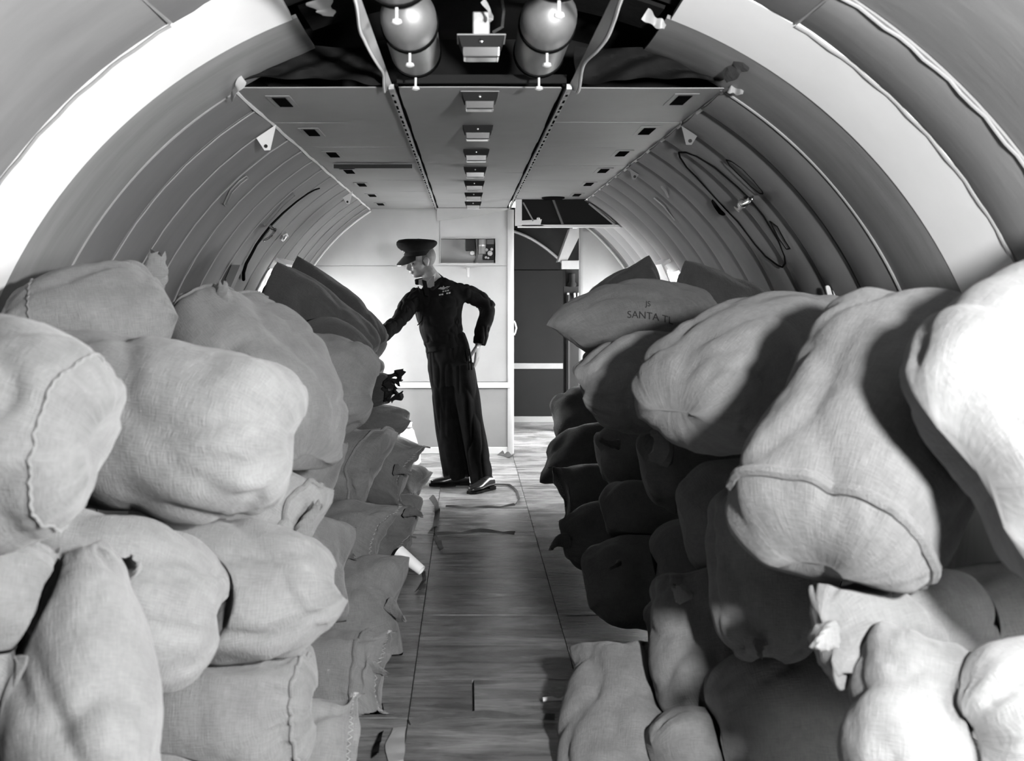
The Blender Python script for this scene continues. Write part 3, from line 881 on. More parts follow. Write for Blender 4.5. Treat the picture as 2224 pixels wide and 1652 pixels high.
# right escape hatch
HR = [(1474, 331), (1490, 331), (1513, 339), (1553, 364), (1603, 407), (1627, 431), (1658, 469), (1691, 523), (1704, 556), (1705, 572), (1699, 580), (1689, 576), (1662, 556), (1640, 531), (1603, 482), (1576, 454), (1549, 425), (1513, 385), (1491, 363), (1477, 342)]
c = wp(1600, 460, R - .02); t = empty('escape_hatch', c); tag(t, 'oval escape hatch outlined in the dark right wall', 'hatch')
b = MB(); b.tube(wall_line(HR, 0, R - .022, True), .0042, 6, closed=True); b.build('rim', M['slot'], t)
b = MB(); q = wp(1618, 438, R - .03)
b.lathe(q, nrm(np.array([CX, q[1], CZ]) - q), [(0, .03), (.012, .028), (.03, .016), (.05, .018)], 14); b.build('boss', M['metal'], t)
b = MB(); b.tube([q + np.array([-.03, -.02, -.02]), wp(1612, 440, R - .09), wp(1618, 444, R - .10), wp(1630, 432, R - .09), wp(1633, 428, R - .05)], [.012, .016, .014, .010, .008], 8); b.build('handle', M['chrome'], t)
for nm, cpx in (('access_cover', [(1577, 347), (1590, 351), (1612, 366), (1636, 391), (1655, 415), (1657, 421), (1650, 420), (1632, 406), (1605, 380), (1585, 360)]), ('access_cover', [(1672, 480), (1688, 492), (1706, 525), (1716, 540), (1708, 541), (1690, 515)])):
    q = wp(*cpx[4], R - .02); o = empty(nm, q)
    tag(o, 'long thin access cover on the right wall %s the hatch' % ('above' if cpx[0][0] == 1577 else 'below right of'), 'cover')
    b = MB(); b.tube(wall_line(cpx, 0, R - .020, True, 3), .0025, 6, closed=True); b.build('rim', M['slot'], o)
# dark slot left of the hatch
q = wp(1565, 450, R - .02); o = empty('finger_slot', q); tag(o, 'black finger slot in the right wall left of the hatch', 'slot')
b = MB(); b.tube(wall_line([(1549, 432), (1556, 446), (1566, 460), (1574, 463)], 0, R - .014, False, 3), [.004] + [.015] * 8 + [.006], 8); b.build('recess', M['slot'], o)
# thin slots on the right wall further back
for cpx, lab in (([(1437, 405), (1446, 416), (1452, 428)], 'short pale strip peeling off the right wall'), ([(1420, 430), (1440, 447), (1465, 478)], 'narrow cover strip on the right wall near the windows')):
    q = wp(*cpx[1], R - .02); o = empty('cover_strip', q); tag(o, lab, 'strip')
    b = MB(); b.tube(wall_line(cpx, 0, R - .022, False, 3), .008, 6, flat=.5); b.build('strip', M['bead'], o)
# left escape hatch: open edge seal and two latches
HL = [(694, 409), (684, 412), (669, 420), (645, 437), (614, 463), (590, 487), (571, 511), (557, 531), (546, 552), (535, 572), (529, 592), (529, 607)]
c = wp(600, 490, R - .02); t = empty('escape_hatch', c); tag(t, 'escape hatch with dark curved seal and chrome latch on the left wall', 'hatch')
pl = wall_line(HL, 0, R - .012, False, 3)
b = MB(); b.tube(pl, list(np.linspace(.004, .011, len(pl))), 6); b.build('seal', M['slot'], t)
b = MB(); b.tube([wp(588, 492, R - .02), wp(594, 498, R - .05), wp(598, 498, R - .07), wp(593, 507, R - .07), wp(584, 516, R - .06), wp(572, 523, R - .05)], [.010, .010, .011, .009, .007, .008], 8); b.build('latch', M['chrome'], t)
b = MB(); b.tube([wp(621, 506, R - .04), wp(624, 512, R - .045), wp(615, 522, R - .045), wp(610, 518, R - .045), wp(613, 512, R - .045)], .008, 8, closed=True); b.build('pull_ring', M['metal'], t)
for cpx, lab in (([(535, 382), (520, 393), (500, 414), (486, 442)], 'long narrow access cover on the left wall'), ([(637, 419), (610, 443), (590, 466), (572, 486)], 'narrow stained cover strip above the left hatch')):
    q = wp(*cpx[1], R - .012); o = empty('access_cover', q); tag(o, lab, 'cover')
    L1 = wall_line(cpx, 0, R - .006, False, 4)
    L2 = wall_line([(a + 4, c_ + 5) for a, c_ in cpx], 0, R - .006, False, 4)
    b = MB(); b.tube(L1 + L2[::-1], .0032, 6, closed=True); b.build('rim', M['lining'] if 'stained' in lab else M['grey_mid'], o)
q = wp(508, 600, R); t = empty('wall_post', q); tag(t, 'short grey upright strip on the left wall above the sacks', 'strip')
b = MB(); b.sheet(lambda u, v: wp(522 - 26 * u + 8 * v, 575 + 60 * u, R - .05), 6, 2, lambda u, v: (-.05, 0, 0)); b.build('strip', M['lining'], t, smooth=False)

# doorway out of frame, added and sized to light the left sacks
d2 = empty('added_doorway', (1.7, .75, 0)); struct(d2, 'unseen open doorway added for side light')
for (ya, yb_) in ((.16, .23), (1.27, 1.34)):
    b = MB(); arc(b, ya, yb_, 53, 86, R + .055, nY=1, nT=24, th=.10); b.build('door_post', M['grey_mid'], d2)
b = MB(); arc(b, .2, 1.3, 53, 55, R + .055, nY=2, nT=2, th=.10); b.build('door_head', M['grey_mid'], d2)
b = MB(); arc(b, .2, 1.3, 84, 115, R + .055, nY=2, nT=6, th=.10); b.build('door_sill', M['grey_mid'], d2)
portal((1.92, .75, 1.1), (math.radians(90), 0, math.radians(90)), 1.1, 1.2)

# ------------------------------------------------------------------ sacks
SACKS = []
def sack(key, label, p0, p1, w, t, n=(0, -.6, .8), ears=(), hi=0, bend=0., mat='burlap', seam=0, corner=.16, lump=1., stitch=True, name='burlap_sack', shape=0, pulls=()):
    """p0, p1: (pixel x, pixel y, distance) of the two ends of its long axis; w, t: width and thickness in metres;
    n: the direction its flat side faces; ears: (base, tip, radius) in the same pixel-distance triples"""
    SACKS.append(dict(key=key, label=label, p0=P(*p0), p1=P(*p1), w=w, t=t, n=np.array(n, float), ears=ears, hi=hi, bend=bend, mat=mat, seam=seam,
                      corner=corner, lump=lump, stitch=stitch, name=name, shape=shape, pulls=pulls))

# ---- left heap, top course
sack('A', 'pale sack with an upright tied ear lying against the left wall', (0, 715, 3.05), (372, 668, 3.22), .48, .34, (-.25, -.2, 1), [((318, 625, 3.22), (340, 550, 3.25), .062)], 1, 0., shape=1, corner=.05)
sack('B', 'huge pale sack at the left picture edge with a stitched seam', (-520, 870, 2.05), (222, 965, 1.80), .44, .43, (0, -1, .35), hi=1)
sack('C', 'big smooth pale sack end beside the left picture edge sack', (-120, 885, 2.75), (648, 955, 2.30), .42, .42, (0, -1, .4), hi=1)
sack('D', 'drooping sack with a knotted ear behind the big smooth one', (458, 645, 3.55), (690, 985, 3.12), .48, .38, (.7, -.35, .6), [((493, 665, 3.3), (485, 613, 3.3), .038)], 1, .04)
sack('E', 'round taut sack end in the left heap below the peaked sacks', (430, 800, 4.55), (818, 845, 4.2), .45, .42, (0, -1, .3), (), 1)
sack('F', 'shade-toned peaked sack on the left, nearer of the two by the window', (588, 722, 5.2), (812, 765, 4.9), .33, .34, (.2, -.8, .5), (), 1, pulls=[((602, 568, 5.08), .38, 1.15)], mat='burlap_shaded')
sack('G', 'shade-toned peaked sack on the left, farther of the two by the window', (640, 722, 6.0), (826, 755, 5.65), .36, .36, (.2, -.8, .5), (), 1, pulls=[((646, 555, 5.8), .44, 1.15)], mat='burlap_shaded')
sack('F2', 'folded shade-toned sack squeezed under the nearer left peaked sack', (560, 735, 4.85), (800, 775, 4.6), .26, .26, (.2, -.8, .5), mat='burlap_shaded')
sack('H', 'shade-toned sack against the left wall behind the pale one', (330, 745, 4.9), (500, 700, 4.6), .45, .24, (0, -.3, 1), mat='burlap_shaded')
sack('I', 'shade-toned sack corner showing in front of the left window', (480, 700, 5.45), (590, 690, 5.5), .4, .22, (0, -.3, 1), pulls=[((583, 631, 5.4), .12, 1.2)], mat='burlap_shaded')
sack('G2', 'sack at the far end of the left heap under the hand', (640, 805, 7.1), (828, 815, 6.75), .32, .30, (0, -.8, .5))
# ---- left heap, middle and lower courses towards the aisle
sack('K', 'sack with a short pointed ear below the drooping left sack', (470, 1020, 3.95), (712, 1040, 3.65), .36, .34, (0, -.8, .5), [((688, 1060, 3.6), (718, 1084, 3.52), .028)], 1)
sack('L', 'sack with an open flap in the middle of the left heap', (560, 1005, 4.85), (808, 1025, 4.45), .40, .36, (0, -.8, .5), (), 1, pulls=[((838, 938, 4.3), .20, 1.5)])
sack('N', 'small sack with a stitched mouth in the left heap', (600, 1160, 4.55), (822, 1165, 4.2), .30, .28, (.2, -.8, .5), [((745, 1190, 4.15), (772, 1210, 4.08), .026)], 1, seam=1, shape=1, corner=.02)
sack('M', 'torn sack in the left heap level with the officer\'s knees', (660, 1000, 5.7), (882, 1025, 5.3), .36, .32, (0, -.8, .5), [((862, 1020, 5.25), (893, 1028, 5.18), .028)], seam=1, shape=1, corner=.03)
sack('Q', 'sack with a pale pointed corner below the frayed bundle', (700, 905, 6.45), (872, 915, 6.0), .24, .28, (0, -.8, .5), pulls=[((893, 914, 5.9), .16, 1.2)])
sack('O2', 'dark sack with a gaping frayed mouth at the far left heap', (700, 840, 6.15), (856, 845, 5.95), .24, .26, (0, -.8, .5), mat='burlap_shaded')
sack('O', 'low sack with a drooping ear beside the aisle on the left', (720, 1120, 5.85), (896, 1130, 5.5), .32, .30, (0, -.8, .5), [((885, 1112, 5.45), (917, 1120, 5.38), .032)])
sack('Pq', 'bottom sack of the left heap next to the white tube', (662, 1215, 5.4), (862, 1205, 5.15), .30, .30, (0, -.6, .8), seam=1, shape=1, corner=.03)
sack('R2', 'bottom sack of the left heap near the officer\'s feet', (760, 1065, 6.9), (905, 1052, 6.55), .30, .30, (0, -.6, .8), [((895, 1075, 6.5), (912, 1085, 6.45), .03)])
sack('S2', 'farthest bottom sack of the left heap', (770, 985, 7.7), (885, 990, 7.3), .30, .30, (0, -.6, .8))
sack('T2', 'upright worn sack on the floor at the left aisle edge', (560, 1335, 4.25), (862, 1315, 4.02), .44, .36, (0, -.8, .5), [((832, 1370, 3.95), (845, 1418, 3.88), .026), ((848, 1310, 3.98), (878, 1345, 3.9), .026)], 1)
sack('X', 'small floor sack with a looped seam at the left aisle edge', (560, 1465, 3.65), (822, 1465, 3.45), .30, .28, (.1, -.8, .5), [((800, 1440, 3.45), (838, 1462, 3.42), .022)], 1, seam=1, shape=1, corner=.03)
sack('S', 'pale sack with an upright frayed ear beneath the big smooth one', (300, 1140, 3.1), (675, 1175, 2.80), .36, .34, (.2, -.8, .5), [((655, 1165, 2.78), (694, 1095, 2.76), .028)], 1, pulls=[((568, 1006, 2.78), .26, 1.3)])
sack('T', 'pale sack whose sharp corner points into the aisle on the left', (150, 1280, 2.52), (670, 1300, 2.52), .37, .32, (0, -.85, .5), (), 1, pulls=[((756, 1304, 2.5), .30, 1.1)])
sack('U0', 'pale sack with a tufted top wedged under the huge left one', (-60, 1240, 2.25), (490, 1340, 2.36), .35, .34, (0, -.85, .5), [((270, 1240, 2.15), (295, 1214, 2.06), .028)], 1)
sack('U', 'brightest sack hanging down at the lower left', (165, 1190, 2.10), (205, 1850, 1.72), .28, .27, (0, -1, .2), hi=1)
sack('V', 'pale sack with fanned folds at the bottom left', (210, 1555, 2.62), (690, 1535, 2.54), .36, .32, (0, -.9, .4), hi=1, lump=1.3)
sack('Wb', 'pale sack with a long seam at the bottom left aisle edge', (400, 1640, 2.88), (765, 1640, 2.80), .33, .28, (.1, -.8, .5), (), 1, seam=1, shape=1, corner=.05)
sack('Y', 'pale sack filling the bottom left picture corner', (-280, 1510, 1.98), (120, 1600, 1.87), .36, .3, (0, -.9, .4), hi=1)
sack('Z', 'pale sack at the left picture edge under the huge one', (-320, 1280, 1.88), (140, 1290, 1.98), .27, .3, (0, -.9, .4), hi=1)
sack('Wc', 'bottom sack below the fanned folds at the lower left', (60, 1770, 2.35), (530, 1770, 2.45), .30, .26, (0, -.9, .4), hi=1)
sack('Lb', 'plain sack buried between the pointed and stitched left sacks', (500, 1210, 3.45), (745, 1245, 3.65), .40, .34, (0, -.8, .5))
# ---- right heap, top course
sack('a', 'huge glaring sack at the right picture edge', (2110, 1035, 1.74), (2900, 700, 2.05), .68, .49, (-.35, -1, .35), hi=1)
sack('b', 'big bright sack drooping over the right heap with a rolled seam', (2075, 655, 2.45), (1745, 1215, 2.06), .50, .42, (-.55, -.45, .6), hi=1, bend=.05)
sack('c', 'hairy grey sack drooping behind the big bright right one', (1850, 735, 3.4), (1455, 860, 2.85), .54, .43, (-.45, -.35, .8), hi=1, bend=.05)
sack('d', 'round dark sack end below the lettered sack', (1640, 800, 3.9), (1256, 842, 3.6), .33, .32, (0, -.8, .5), hi=1)
sack('e', 'dark lettered sack with a sharp corner pointing at the doorway', (1290, 705, 4.5), (1560, 718, 4.8), .46, .40, (-.1, -.85, .45), (), 1, pulls=[((1186, 706, 4.38), .24, 1.0)])
sack('f', 'shade-toned peaked sack in front of the right window, left peak', (1255, 710, 5.6), (1418, 705, 5.7), .32, .34, (0, -.85, .45), (), 1, pulls=[((1410, 554, 5.5), .40, 1.2)], mat='burlap_shaded')
sack('f2', 'shade-toned peaked sack in front of the right window, right peak', (1505, 705, 4.95), (1700, 715, 5.05), .34, .34, (0, -.85, .45), (), 1, pulls=[((1488, 566, 4.85), .36, 1.2)], mat='burlap_shaded')
sack('f3', 'shade-toned sack showing between the two right peaks', (1390, 700, 5.25), (1530, 695, 5.3), .26, .26, (0, -.8, .6), mat='burlap_shaded')
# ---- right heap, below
sack('dd', 'shade-toned sack tucked under the lettered sack', (1268, 800, 5.0), (1480, 790, 5.1), .28, .28, (0, -.8, .5), mat='burlap_shaded')
sack('g', 'far round sack with a bright hairy edge in the right heap', (1198, 910, 6.6), (1380, 900, 6.8), .44, .34, (0, -.8, .5))
sack('h', 'sack with a pointed corner touching the floor at the far right', (1208, 985, 6.0), (1400, 970, 6.15), .34, .32, (0, -.8, .5), pulls=[((1172, 1047, 5.85), .26, 1.2)])
sack('i', 'squat sack with a curved seam on the right aisle floor', (1216, 1072, 5.3), (1420, 1060, 5.45), .32, .30, (-.1, -.8, .5), seam=2, shape=1, corner=.02)
sack('l', 'shadowed floor sack with a pale tied corner on the right', (1222, 1170, 4.65), (1440, 1160, 4.8), .34, .30, (0, -.8, .5), [((1230, 1175, 4.62), (1197, 1190, 4.55), .035)])
sack('m1', 'shadowed sack with a ragged flap under the round dark one', (1295, 985, 4.65), (1500, 970, 4.8), .34, .32, (0, -.8, .5), [((1340, 965, 4.45), (1305, 955, 4.35), .022)])
sack('n1', 'shadowed sack with a rounded lobe under the hairy one', (1395, 1010, 3.75), (1640, 990, 3.9), .36, .34, (0, -.8, .5), [((1440, 990, 3.58), (1425, 938, 3.5), .045)])
sack('o1', 'black shadowed sack low in the middle of the right heap', (1270, 1265, 4.1), (1500, 1255, 4.25), .40, .34, (0, -.8, .5), [((1345, 1220, 3.95), (1325, 1235, 3.9), .012)])
sack('o2', 'shadowed sack above the black one in the right heap', (1310, 1115, 4.25), (1520, 1100, 4.4), .30, .30, (0, -.8, .5))
sack('p1', 'black sack under the drooping bright one', (1480, 1140, 3.3), (1780, 1120, 3.4), .42, .36, (0, -.8, .5))
sack('j', 'dark hanging sack with a tied lower corner on the right', (1645, 1050, 2.95), (1668, 1435, 2.74), .30, .28, (-.3, -.9, .2), [((1650, 1400, 2.68), (1652, 1425, 2.62), .02)], 1)
sack('k', 'dark hanging sack with a knobbed ear on the right', (1490, 1235, 3.25), (1548, 1580, 2.98), .34, .28, (-.3, -.9, .2), [((1485, 1290, 3.0), (1465, 1272, 2.95), .028)], 1)
sack('oo', 'pale lit sack leaning on the floor at the right aisle edge', (1350, 1405, 3.38), (1330, 1800, 2.78), .36, .26, (-.25, -.8, .5), (), 1, shape=1, corner=.03)
sack('pp', 'small grey sack end at the bottom right of the aisle', (1420, 1640, 2.82), (1640, 1650, 2.95), .26, .25, (0, -.8, .5), hi=1)
sack('q1', 'large dark sack at the bottom right', (1540, 1570, 2.85), (1930, 1550, 2.9), .38, .34, (0, -.85, .5), hi=1)
sack('mm', 'bright pointed sack end with a torn ear under the drooping one', (1785, 1375, 2.06), (2120, 1340, 2.4), .25, .25, (0, -.9, .4), [((1800, 1375, 1.98), (1770, 1398, 1.93), .026)], 1, pulls=[((1822, 1492, 2.0), .16, 1.1)])
sack('nn', 'bright upright sack at the lower right', (2000, 1375, 2.04), (1965, 1800, 1.80), .27, .25, (-.1, -1, .2), hi=1)
sack('r1', 'dark sack between the glaring and the upright right sacks', (1960, 1400, 2.42), (2350, 1360, 2.42), .32, .28, (0, -.9, .4), hi=1)
sack('s1', 'grey sack in the bottom right picture corner', (2115, 1600, 1.8), (2450, 1480, 1.95), .27, .26, (0, -.9, .4), hi=1)
sack('o3', 'shadowed sack wedged between the black and the hanging right sacks', (1420, 1225, 3.6), (1700, 1215, 3.65), .36, .32, (0, -.8, .5))
sack('o4', 'shadowed sack deep in the right heap above the leaning floor sack', (1400, 1370, 3.5), (1640, 1360, 3.55), .30, .30, (0, -.8, .5))


def make_sack_mesh(s, idx):
    NU, NV = ((40, 44), (76, 88))[s['hi']]
    a = s['p1'] - s['p0']; L = np.linalg.norm(a); X = a / L
    Z = nrm(s['n'] - X * s['n'].dot(X)); Y = np.cross(Z, X)
    C = (s['p0'] + s['p1']) / 2
    s.update(L=L, X=X, Y=Y, Z=Z, C=C)
    u = np.sin(np.linspace(-math.pi / 2, math.pi / 2, NU + 1) * .985) / math.sin(math.pi / 2 * .985)
    ph = np.linspace(0, 2 * math.pi, NV, endpoint=False)
    U, PH = np.meshgrid(u, ph, indexing='ij')
    au = np.abs(U)
    if s['shape'] == 0:      # plump, rounded end
        b = s['t'] / 2 * np.power(np.clip(1 - au ** 2.9, 0, 1), .50) + .003
        aW = s['w'] / 2 * (np.power(np.clip(1 - au ** 3.4, 0, 1), .42) * .62 + .38 * (1 - .25 * au ** 6))
    else:                    # sewn flat end with corners
        b = s['t'] / 2 * np.power(np.clip(1 - au ** 3.6, 0, 1), .52) + .004
        aW = s['w'] / 2 * (1 + s['corner'] * au ** 7 - .06 * au ** 2)
    c, sn = np.cos(PH), np.sin(PH)
    e = 2 / 2.25
    y = aW * np.sign(c) * np.abs(c) ** e
    z = b * np.sign(sn) * np.abs(sn) ** e
    v = y / np.maximum(aW, 1e-6)
    x = L / 2 * U * (1 - .07 * (1 - v ** 2) * au ** 3)
    # lumps of the filling, sagging folds and gathers running in from the sewn ends
    q = np.stack([x, y, z], -1)
    sd = idx * 13.37
    lump = noise3(q * 4.0 + sd, 1) * .022 + noise3(q * 9.0 + sd, 2) * .009
    fold = -(1 - np.abs(noise3(np.stack([x * 3.2 + y * 2, y * 5 - x * 1.5, z * 4], -1) + sd, 3))) ** 5 * .020
    fold += -(1 - np.abs(noise3(np.stack([x * 2.2 - y * 5, y * 3 + x * 4, z * 5], -1) + sd * 1.7, 8))) ** 7 * .020
    gath = noise3(np.stack([x * 2.0, PH * 4.2 + sd * 0, 0 * x + sd], -1), 4) * .030 * au ** 4 + noise3(np.stack([x * 4.0, PH * 9, 0 * x + sd], -1), 5) * .010 * au ** 3
    fold += -(1 - np.abs(noise3(np.stack([x * 9 + y * 4, y * 14 - x * 3, z * 12], -1) + sd * 2.1, 9))) ** 6 * .007 * (.35 + .65 * au)
    fine = noise3(q * 28 + sd, 6) * .0022 + noise3(q * 60 + sd, 7) * .0010
    d = (lump + fold + gath + fine) * s['lump'] * np.clip((1 - au) * 9, .12, 1)
    rr = np.sqrt(y * y + z * z) + 1e-6
    y = y + d * y / rr; z = z + d * z / rr
    x = x + noise3(q * 5 + sd + 9, 3) * .012
    z = z - s['bend'] * (U ** 2) * L
    Wd = C + x[..., None] * X + y[..., None] * Y + z[..., None] * Z
    s['grid'] = Wd; s['U'] = U; s['PH'] = PH; s['NU'] = NU; s['NV'] = NV

for i, s in enumerate(SACKS): make_sack_mesh(s, i)

def press(it):
    """push neighbouring sacks apart where they overlap, so that they bed against each other, the wall and the floor"""
    old = [s['grid'].copy() for s in SACKS]
    for i, s in enumerate(SACKS):
        G = s['grid']; shift = np.zeros_like(G)
        for j, o in enumerate(SACKS):
            if i == j: continue
            if np.linalg.norm(s['C'] - o['C']) > (s['L'] + o['L']) * .62: continue
            D = old[i] - o['C']
            lx, ly, lz = D @ o['X'], D @ o['Y'], D @ o['Z']
            lz = lz + o['bend'] * (2 * lx / o['L']) ** 2 * o['L']
            a_, b_, c_ = o['L'] / 2 * .98, o['w'] / 2 * .98, o['t'] / 2 * .97
            f = (np.abs(lx) / a_) ** 4 + (np.abs(ly) / b_) ** 2.25 + (np.abs(lz) / c_) ** 2.1
            ins = f < 1
            if not ins.any(): continue
            # move out along the gradient of the neighbour's surface
            gx = 4 * (np.abs(lx) / a_) ** 3 / a_ * np.sign(lx); gy = 2.25 * (np.abs(ly) / b_) ** 1.25 / b_ * np.sign(ly); gz = 2.1 * (np.abs(lz) / c_) ** 1.1 / c_ * np.sign(lz)
            gn = np.sqrt(gx ** 2 + gy ** 2 + gz ** 2) + 1e-5
            dist = np.clip((1 - f) / np.maximum(gn, 3.0), 0, .12)
            mv = (gx / gn * dist)[..., None] * o['X'] + (gy / gn * dist)[..., None] * o['Y'] + (gz / gn * dist)[..., None] * o['Z']
            shift += np.where(ins[..., None], mv * .52, 0)
        m = np.linalg.norm(shift, axis=-1, keepdims=True)
        shift = shift * np.minimum(1, .10 / np.maximum(m, 1e-6))
        s['grid'] = G + shift
    for s in SACKS:
        G = s['grid']
        # smooth a little along the sack, keeps creases soft
        K = G.copy(); K[1:-1] = (G[:-2] + 2 * G[1:-1] + G[2:]) / 4
        K = (np.roll(K, 1, 1) + 2 * K + np.roll(K, -1, 1)) / 4
        s['grid'] = G * .55 + K * .45 if it == 0 else G
def confine():
    for s in SACKS:
        G = s['grid']
        dx, dz = G[..., 0] - CX, G[..., 2] - CZ
        r_ = np.sqrt(dx * dx + dz * dz); lim = R - .035
        k = np.where(r_ > lim, lim / np.maximum(r_, 1e-6), 1.0)
        G[..., 0] = CX + dx * k; G[..., 2] = CZ + dz * k
        G[..., 2] = np.maximum(G[..., 2], .008)
for it in range(2): press(it)
for k_, s in enumerate(SACKS):          # loose cloth corners hanging out over the aisle
    if s['key'] in ('K', 'L', 'M', 'N', 'O', 'Pq', 'R2', 'T2', 'X', 'Lb', 'S', 'S2'):
        for sg in (-1, 1):
            G = s['grid']; h_ = .5 + .5 * math.sin(k_ * 5.3 + sg * 2)
            tip = s['p1'] + s['Y'] * sg * s['w'] * (.40 + .12 * h_) + s['X'] * (.015 + .035 * h_) + np.array([0, 0, -.03 * h_])
            d = np.linalg.norm(G - tip, axis=-1); q_ = np.unravel_index(d.argmin(), d.shape); root = G[q_].copy()
            w = np.clip(1 - np.linalg.norm(G - root, axis=-1) / (.09 + .05 * h_), 0, 1) ** 1.2
            s['grid'] = G + w[..., None] * (tip - root)
for s in SACKS:
    for (tip, rad, pw) in s['pulls']:      # a corner of the cloth drawn out to a point
        tip = P(*tip); G = s['grid']
        d = np.linalg.norm(G - tip, axis=-1); k = np.unravel_index(d.argmin(), d.shape); root = G[k].copy()
        w = np.clip(1 - np.linalg.norm(G - root, axis=-1) / rad, 0, 1) ** pw
        s['grid'] = G + w[..., None] * (tip - root)
confine()

def ear_mesh(base, tip, rad, seed, out_flat=.45):
    """a twisted, frayed corner of sacking"""
    b = MB(); n = 12; rs = []
    ax = tip - base; ln = np.linalg.norm(ax); t_ = nrm(ax)
    a0 = nrm(np.cross(t_, (.3, 1, .2))); b0 = np.cross(t_, a0)
    cur = (RNG.rand(2) - .5) * ln * .25
    K = 11
    for k in range(K):
        h = k / (K - 1)
        r_ = rad * ((1 - h) ** .8 * .78 + .22 + (.16 * h if h > .8 else 0))
        ang = h * 1.6 + seed
        c_ = base + ax * h + (a0 * cur[0] + b0 * cur[1]) * math.sin(h * math.pi)
        ring = []
        for j in range(n):
            th_ = 2 * math.pi * j / n
            w_ = 1 + .22 * math.sin(th_ * 3 + seed * 2 + h * 4)
            ring.append(c_ + (a0 * math.cos(th_ + ang) + b0 * math.sin(th_ + ang) * (1 - (1 - out_flat) * h)) * r_ * w_ + t_ * (.012 * math.sin(th_ * 5 + seed) if k == K - 1 else 0))
        rs.append(ring)
    return b.rings(rs)

def uv_box(me, k=1.0):
    uvl = me.uv_layers.new(name='UVMap')
    for poly in me.polygons:
        nn = poly.normal
        for li in poly.loop_indices:
            co = me.vertices[me.loops[li].vertex_index].co
            a = (co.y, co.z) if abs(nn.x) > .6 else ((co.x, co.z) if abs(nn.y) > .6 else (co.x, co.y))
            uvl.data[li].uv = a

def finish_sack(s, i):
    G = s['grid']; NU, NV = s['NU'], s['NV']
    base = G.reshape(-1, 3).mean(0); base = np.array([base[0], base[1], G[..., 2].min()])
    vs = (G.reshape(-1, 3) - base)
    idx = np.arange((NU + 1) * NV).reshape(NU + 1, NV)
    A = idx[:-1]; B = idx[1:]
    f4 = np.stack([A, np.roll(A, -1, 1), np.roll(B, -1, 1), B], -1).reshape(-1, 4)
    faces = [tuple(r) for r in f4.tolist()]
    faces.append(tuple(idx[0].tolist()[::-1])); faces.append(tuple(idx[-1].tolist()))
    me = bpy.data.meshes.new(s['name'])
    me.from_pydata(vs.tolist(), [], faces)
    me.materials.append(M[s['mat']])
    me.polygons.foreach_set('use_smooth', [True] * len(me.polygons))
    # uv in metres of cloth
    circ = 1.45 * (s['w'] + s['t'])
    uu = (s['U'][:, 0] * s['L'] / 2)
    vv = np.arange(NV + 1) / NV * circ
    iu = np.arange(NU)[:, None]; jv = np.arange(NV)[None, :]
    q = np.zeros((NU, NV, 4, 2))
    q[..., 0, 0] = uu[iu]; q[..., 0, 1] = vv[jv]
    q[..., 1, 0] = uu[iu]; q[..., 1, 1] = vv[jv + 1]
    q[..., 2, 0] = uu[iu + 1]; q[..., 2, 1] = vv[jv + 1]
    q[..., 3, 0] = uu[iu + 1]; q[..., 3, 1] = vv[jv]
    flat = np.concatenate([q.reshape(-1), np.zeros(2 * NV * 2)])
    uvl = me.uv_layers.new(name='UVMap')
    uvl.data.foreach_set('uv', flat)
    me.update()
    fix_normals(me)
    ob = bpy.data.objects.new(s['name'], me); COL.objects.link(ob); ob.location = base
    tag(ob, s['label'], 'sack', 'sacks heaped along both sides of the aisle')
    s['ob'] = ob
    ends = []
    if s['seam'] in (1, 3): ends.append(-1)
    if s['seam'] in (2, 3): ends.append(0)
    for e in ends:
        ring = G[e]
        half = NV // 2
        top = ring[:half + 1]; bot = np.concatenate([ring[half:], ring[:1]])[::-1]
        mid = (top + bot) / 2
        out = s['X'] * (1 if e == -1 else -1)
        mm = mid.shape[0]
        if s['bend']: out = nrm(out - s['Z'] * s['bend'] * 3)
        sd = i * 3.1 + e
        def fn(u, v):
            k = u * (mm - 1); a = min(int(k), mm - 2); p = mid[a] + (mid[a + 1] - mid[a]) * (k - a)
            wv = .010 * math.sin(u * 17 + sd) * v + .007 * math.sin(u * 41 + sd * 2) * v
            ln = (.030 + .012 * math.sin(u * 9 + sd)) + .02 * (abs(u - .5) * 2) ** 6
            p = p + out * (ln * v - .012) + s['Z'] * wv
            p = np.array(p); p[2] = max(p[2], .006)
            return p
        b = MB().sheet(fn, 30, 3, lambda u, v: s['Z'] * .006)
        sm = b.build('sewn_hem', M[s['mat']], ob); uv_box(sm.data)
        if s['stitch']:
            b = MB(); pts = []
            for k in range(61):
                u = k / 60; p = np.array(fn(u, .35 + (.22 if k % 2 else -.12))) + s['Z'] * (.0085 if k % 2 else .0075)
                pts.append(p)
            b.tube(pts, .0022, 5); b.build('stitching', M['thread'], sm)
    for k, (ba, tp, rd) in enumerate(s['ears']):
        b = ear_mesh(P(*ba), P(*tp), rd, i * 1.7 + k)
        e_ = b.build('ear', M[s['mat']], ob); uv_box(e_.data)

for i, s in enumerate(SACKS): finish_sack(s, i)
SACK = {s['key']: s for s in SACKS}

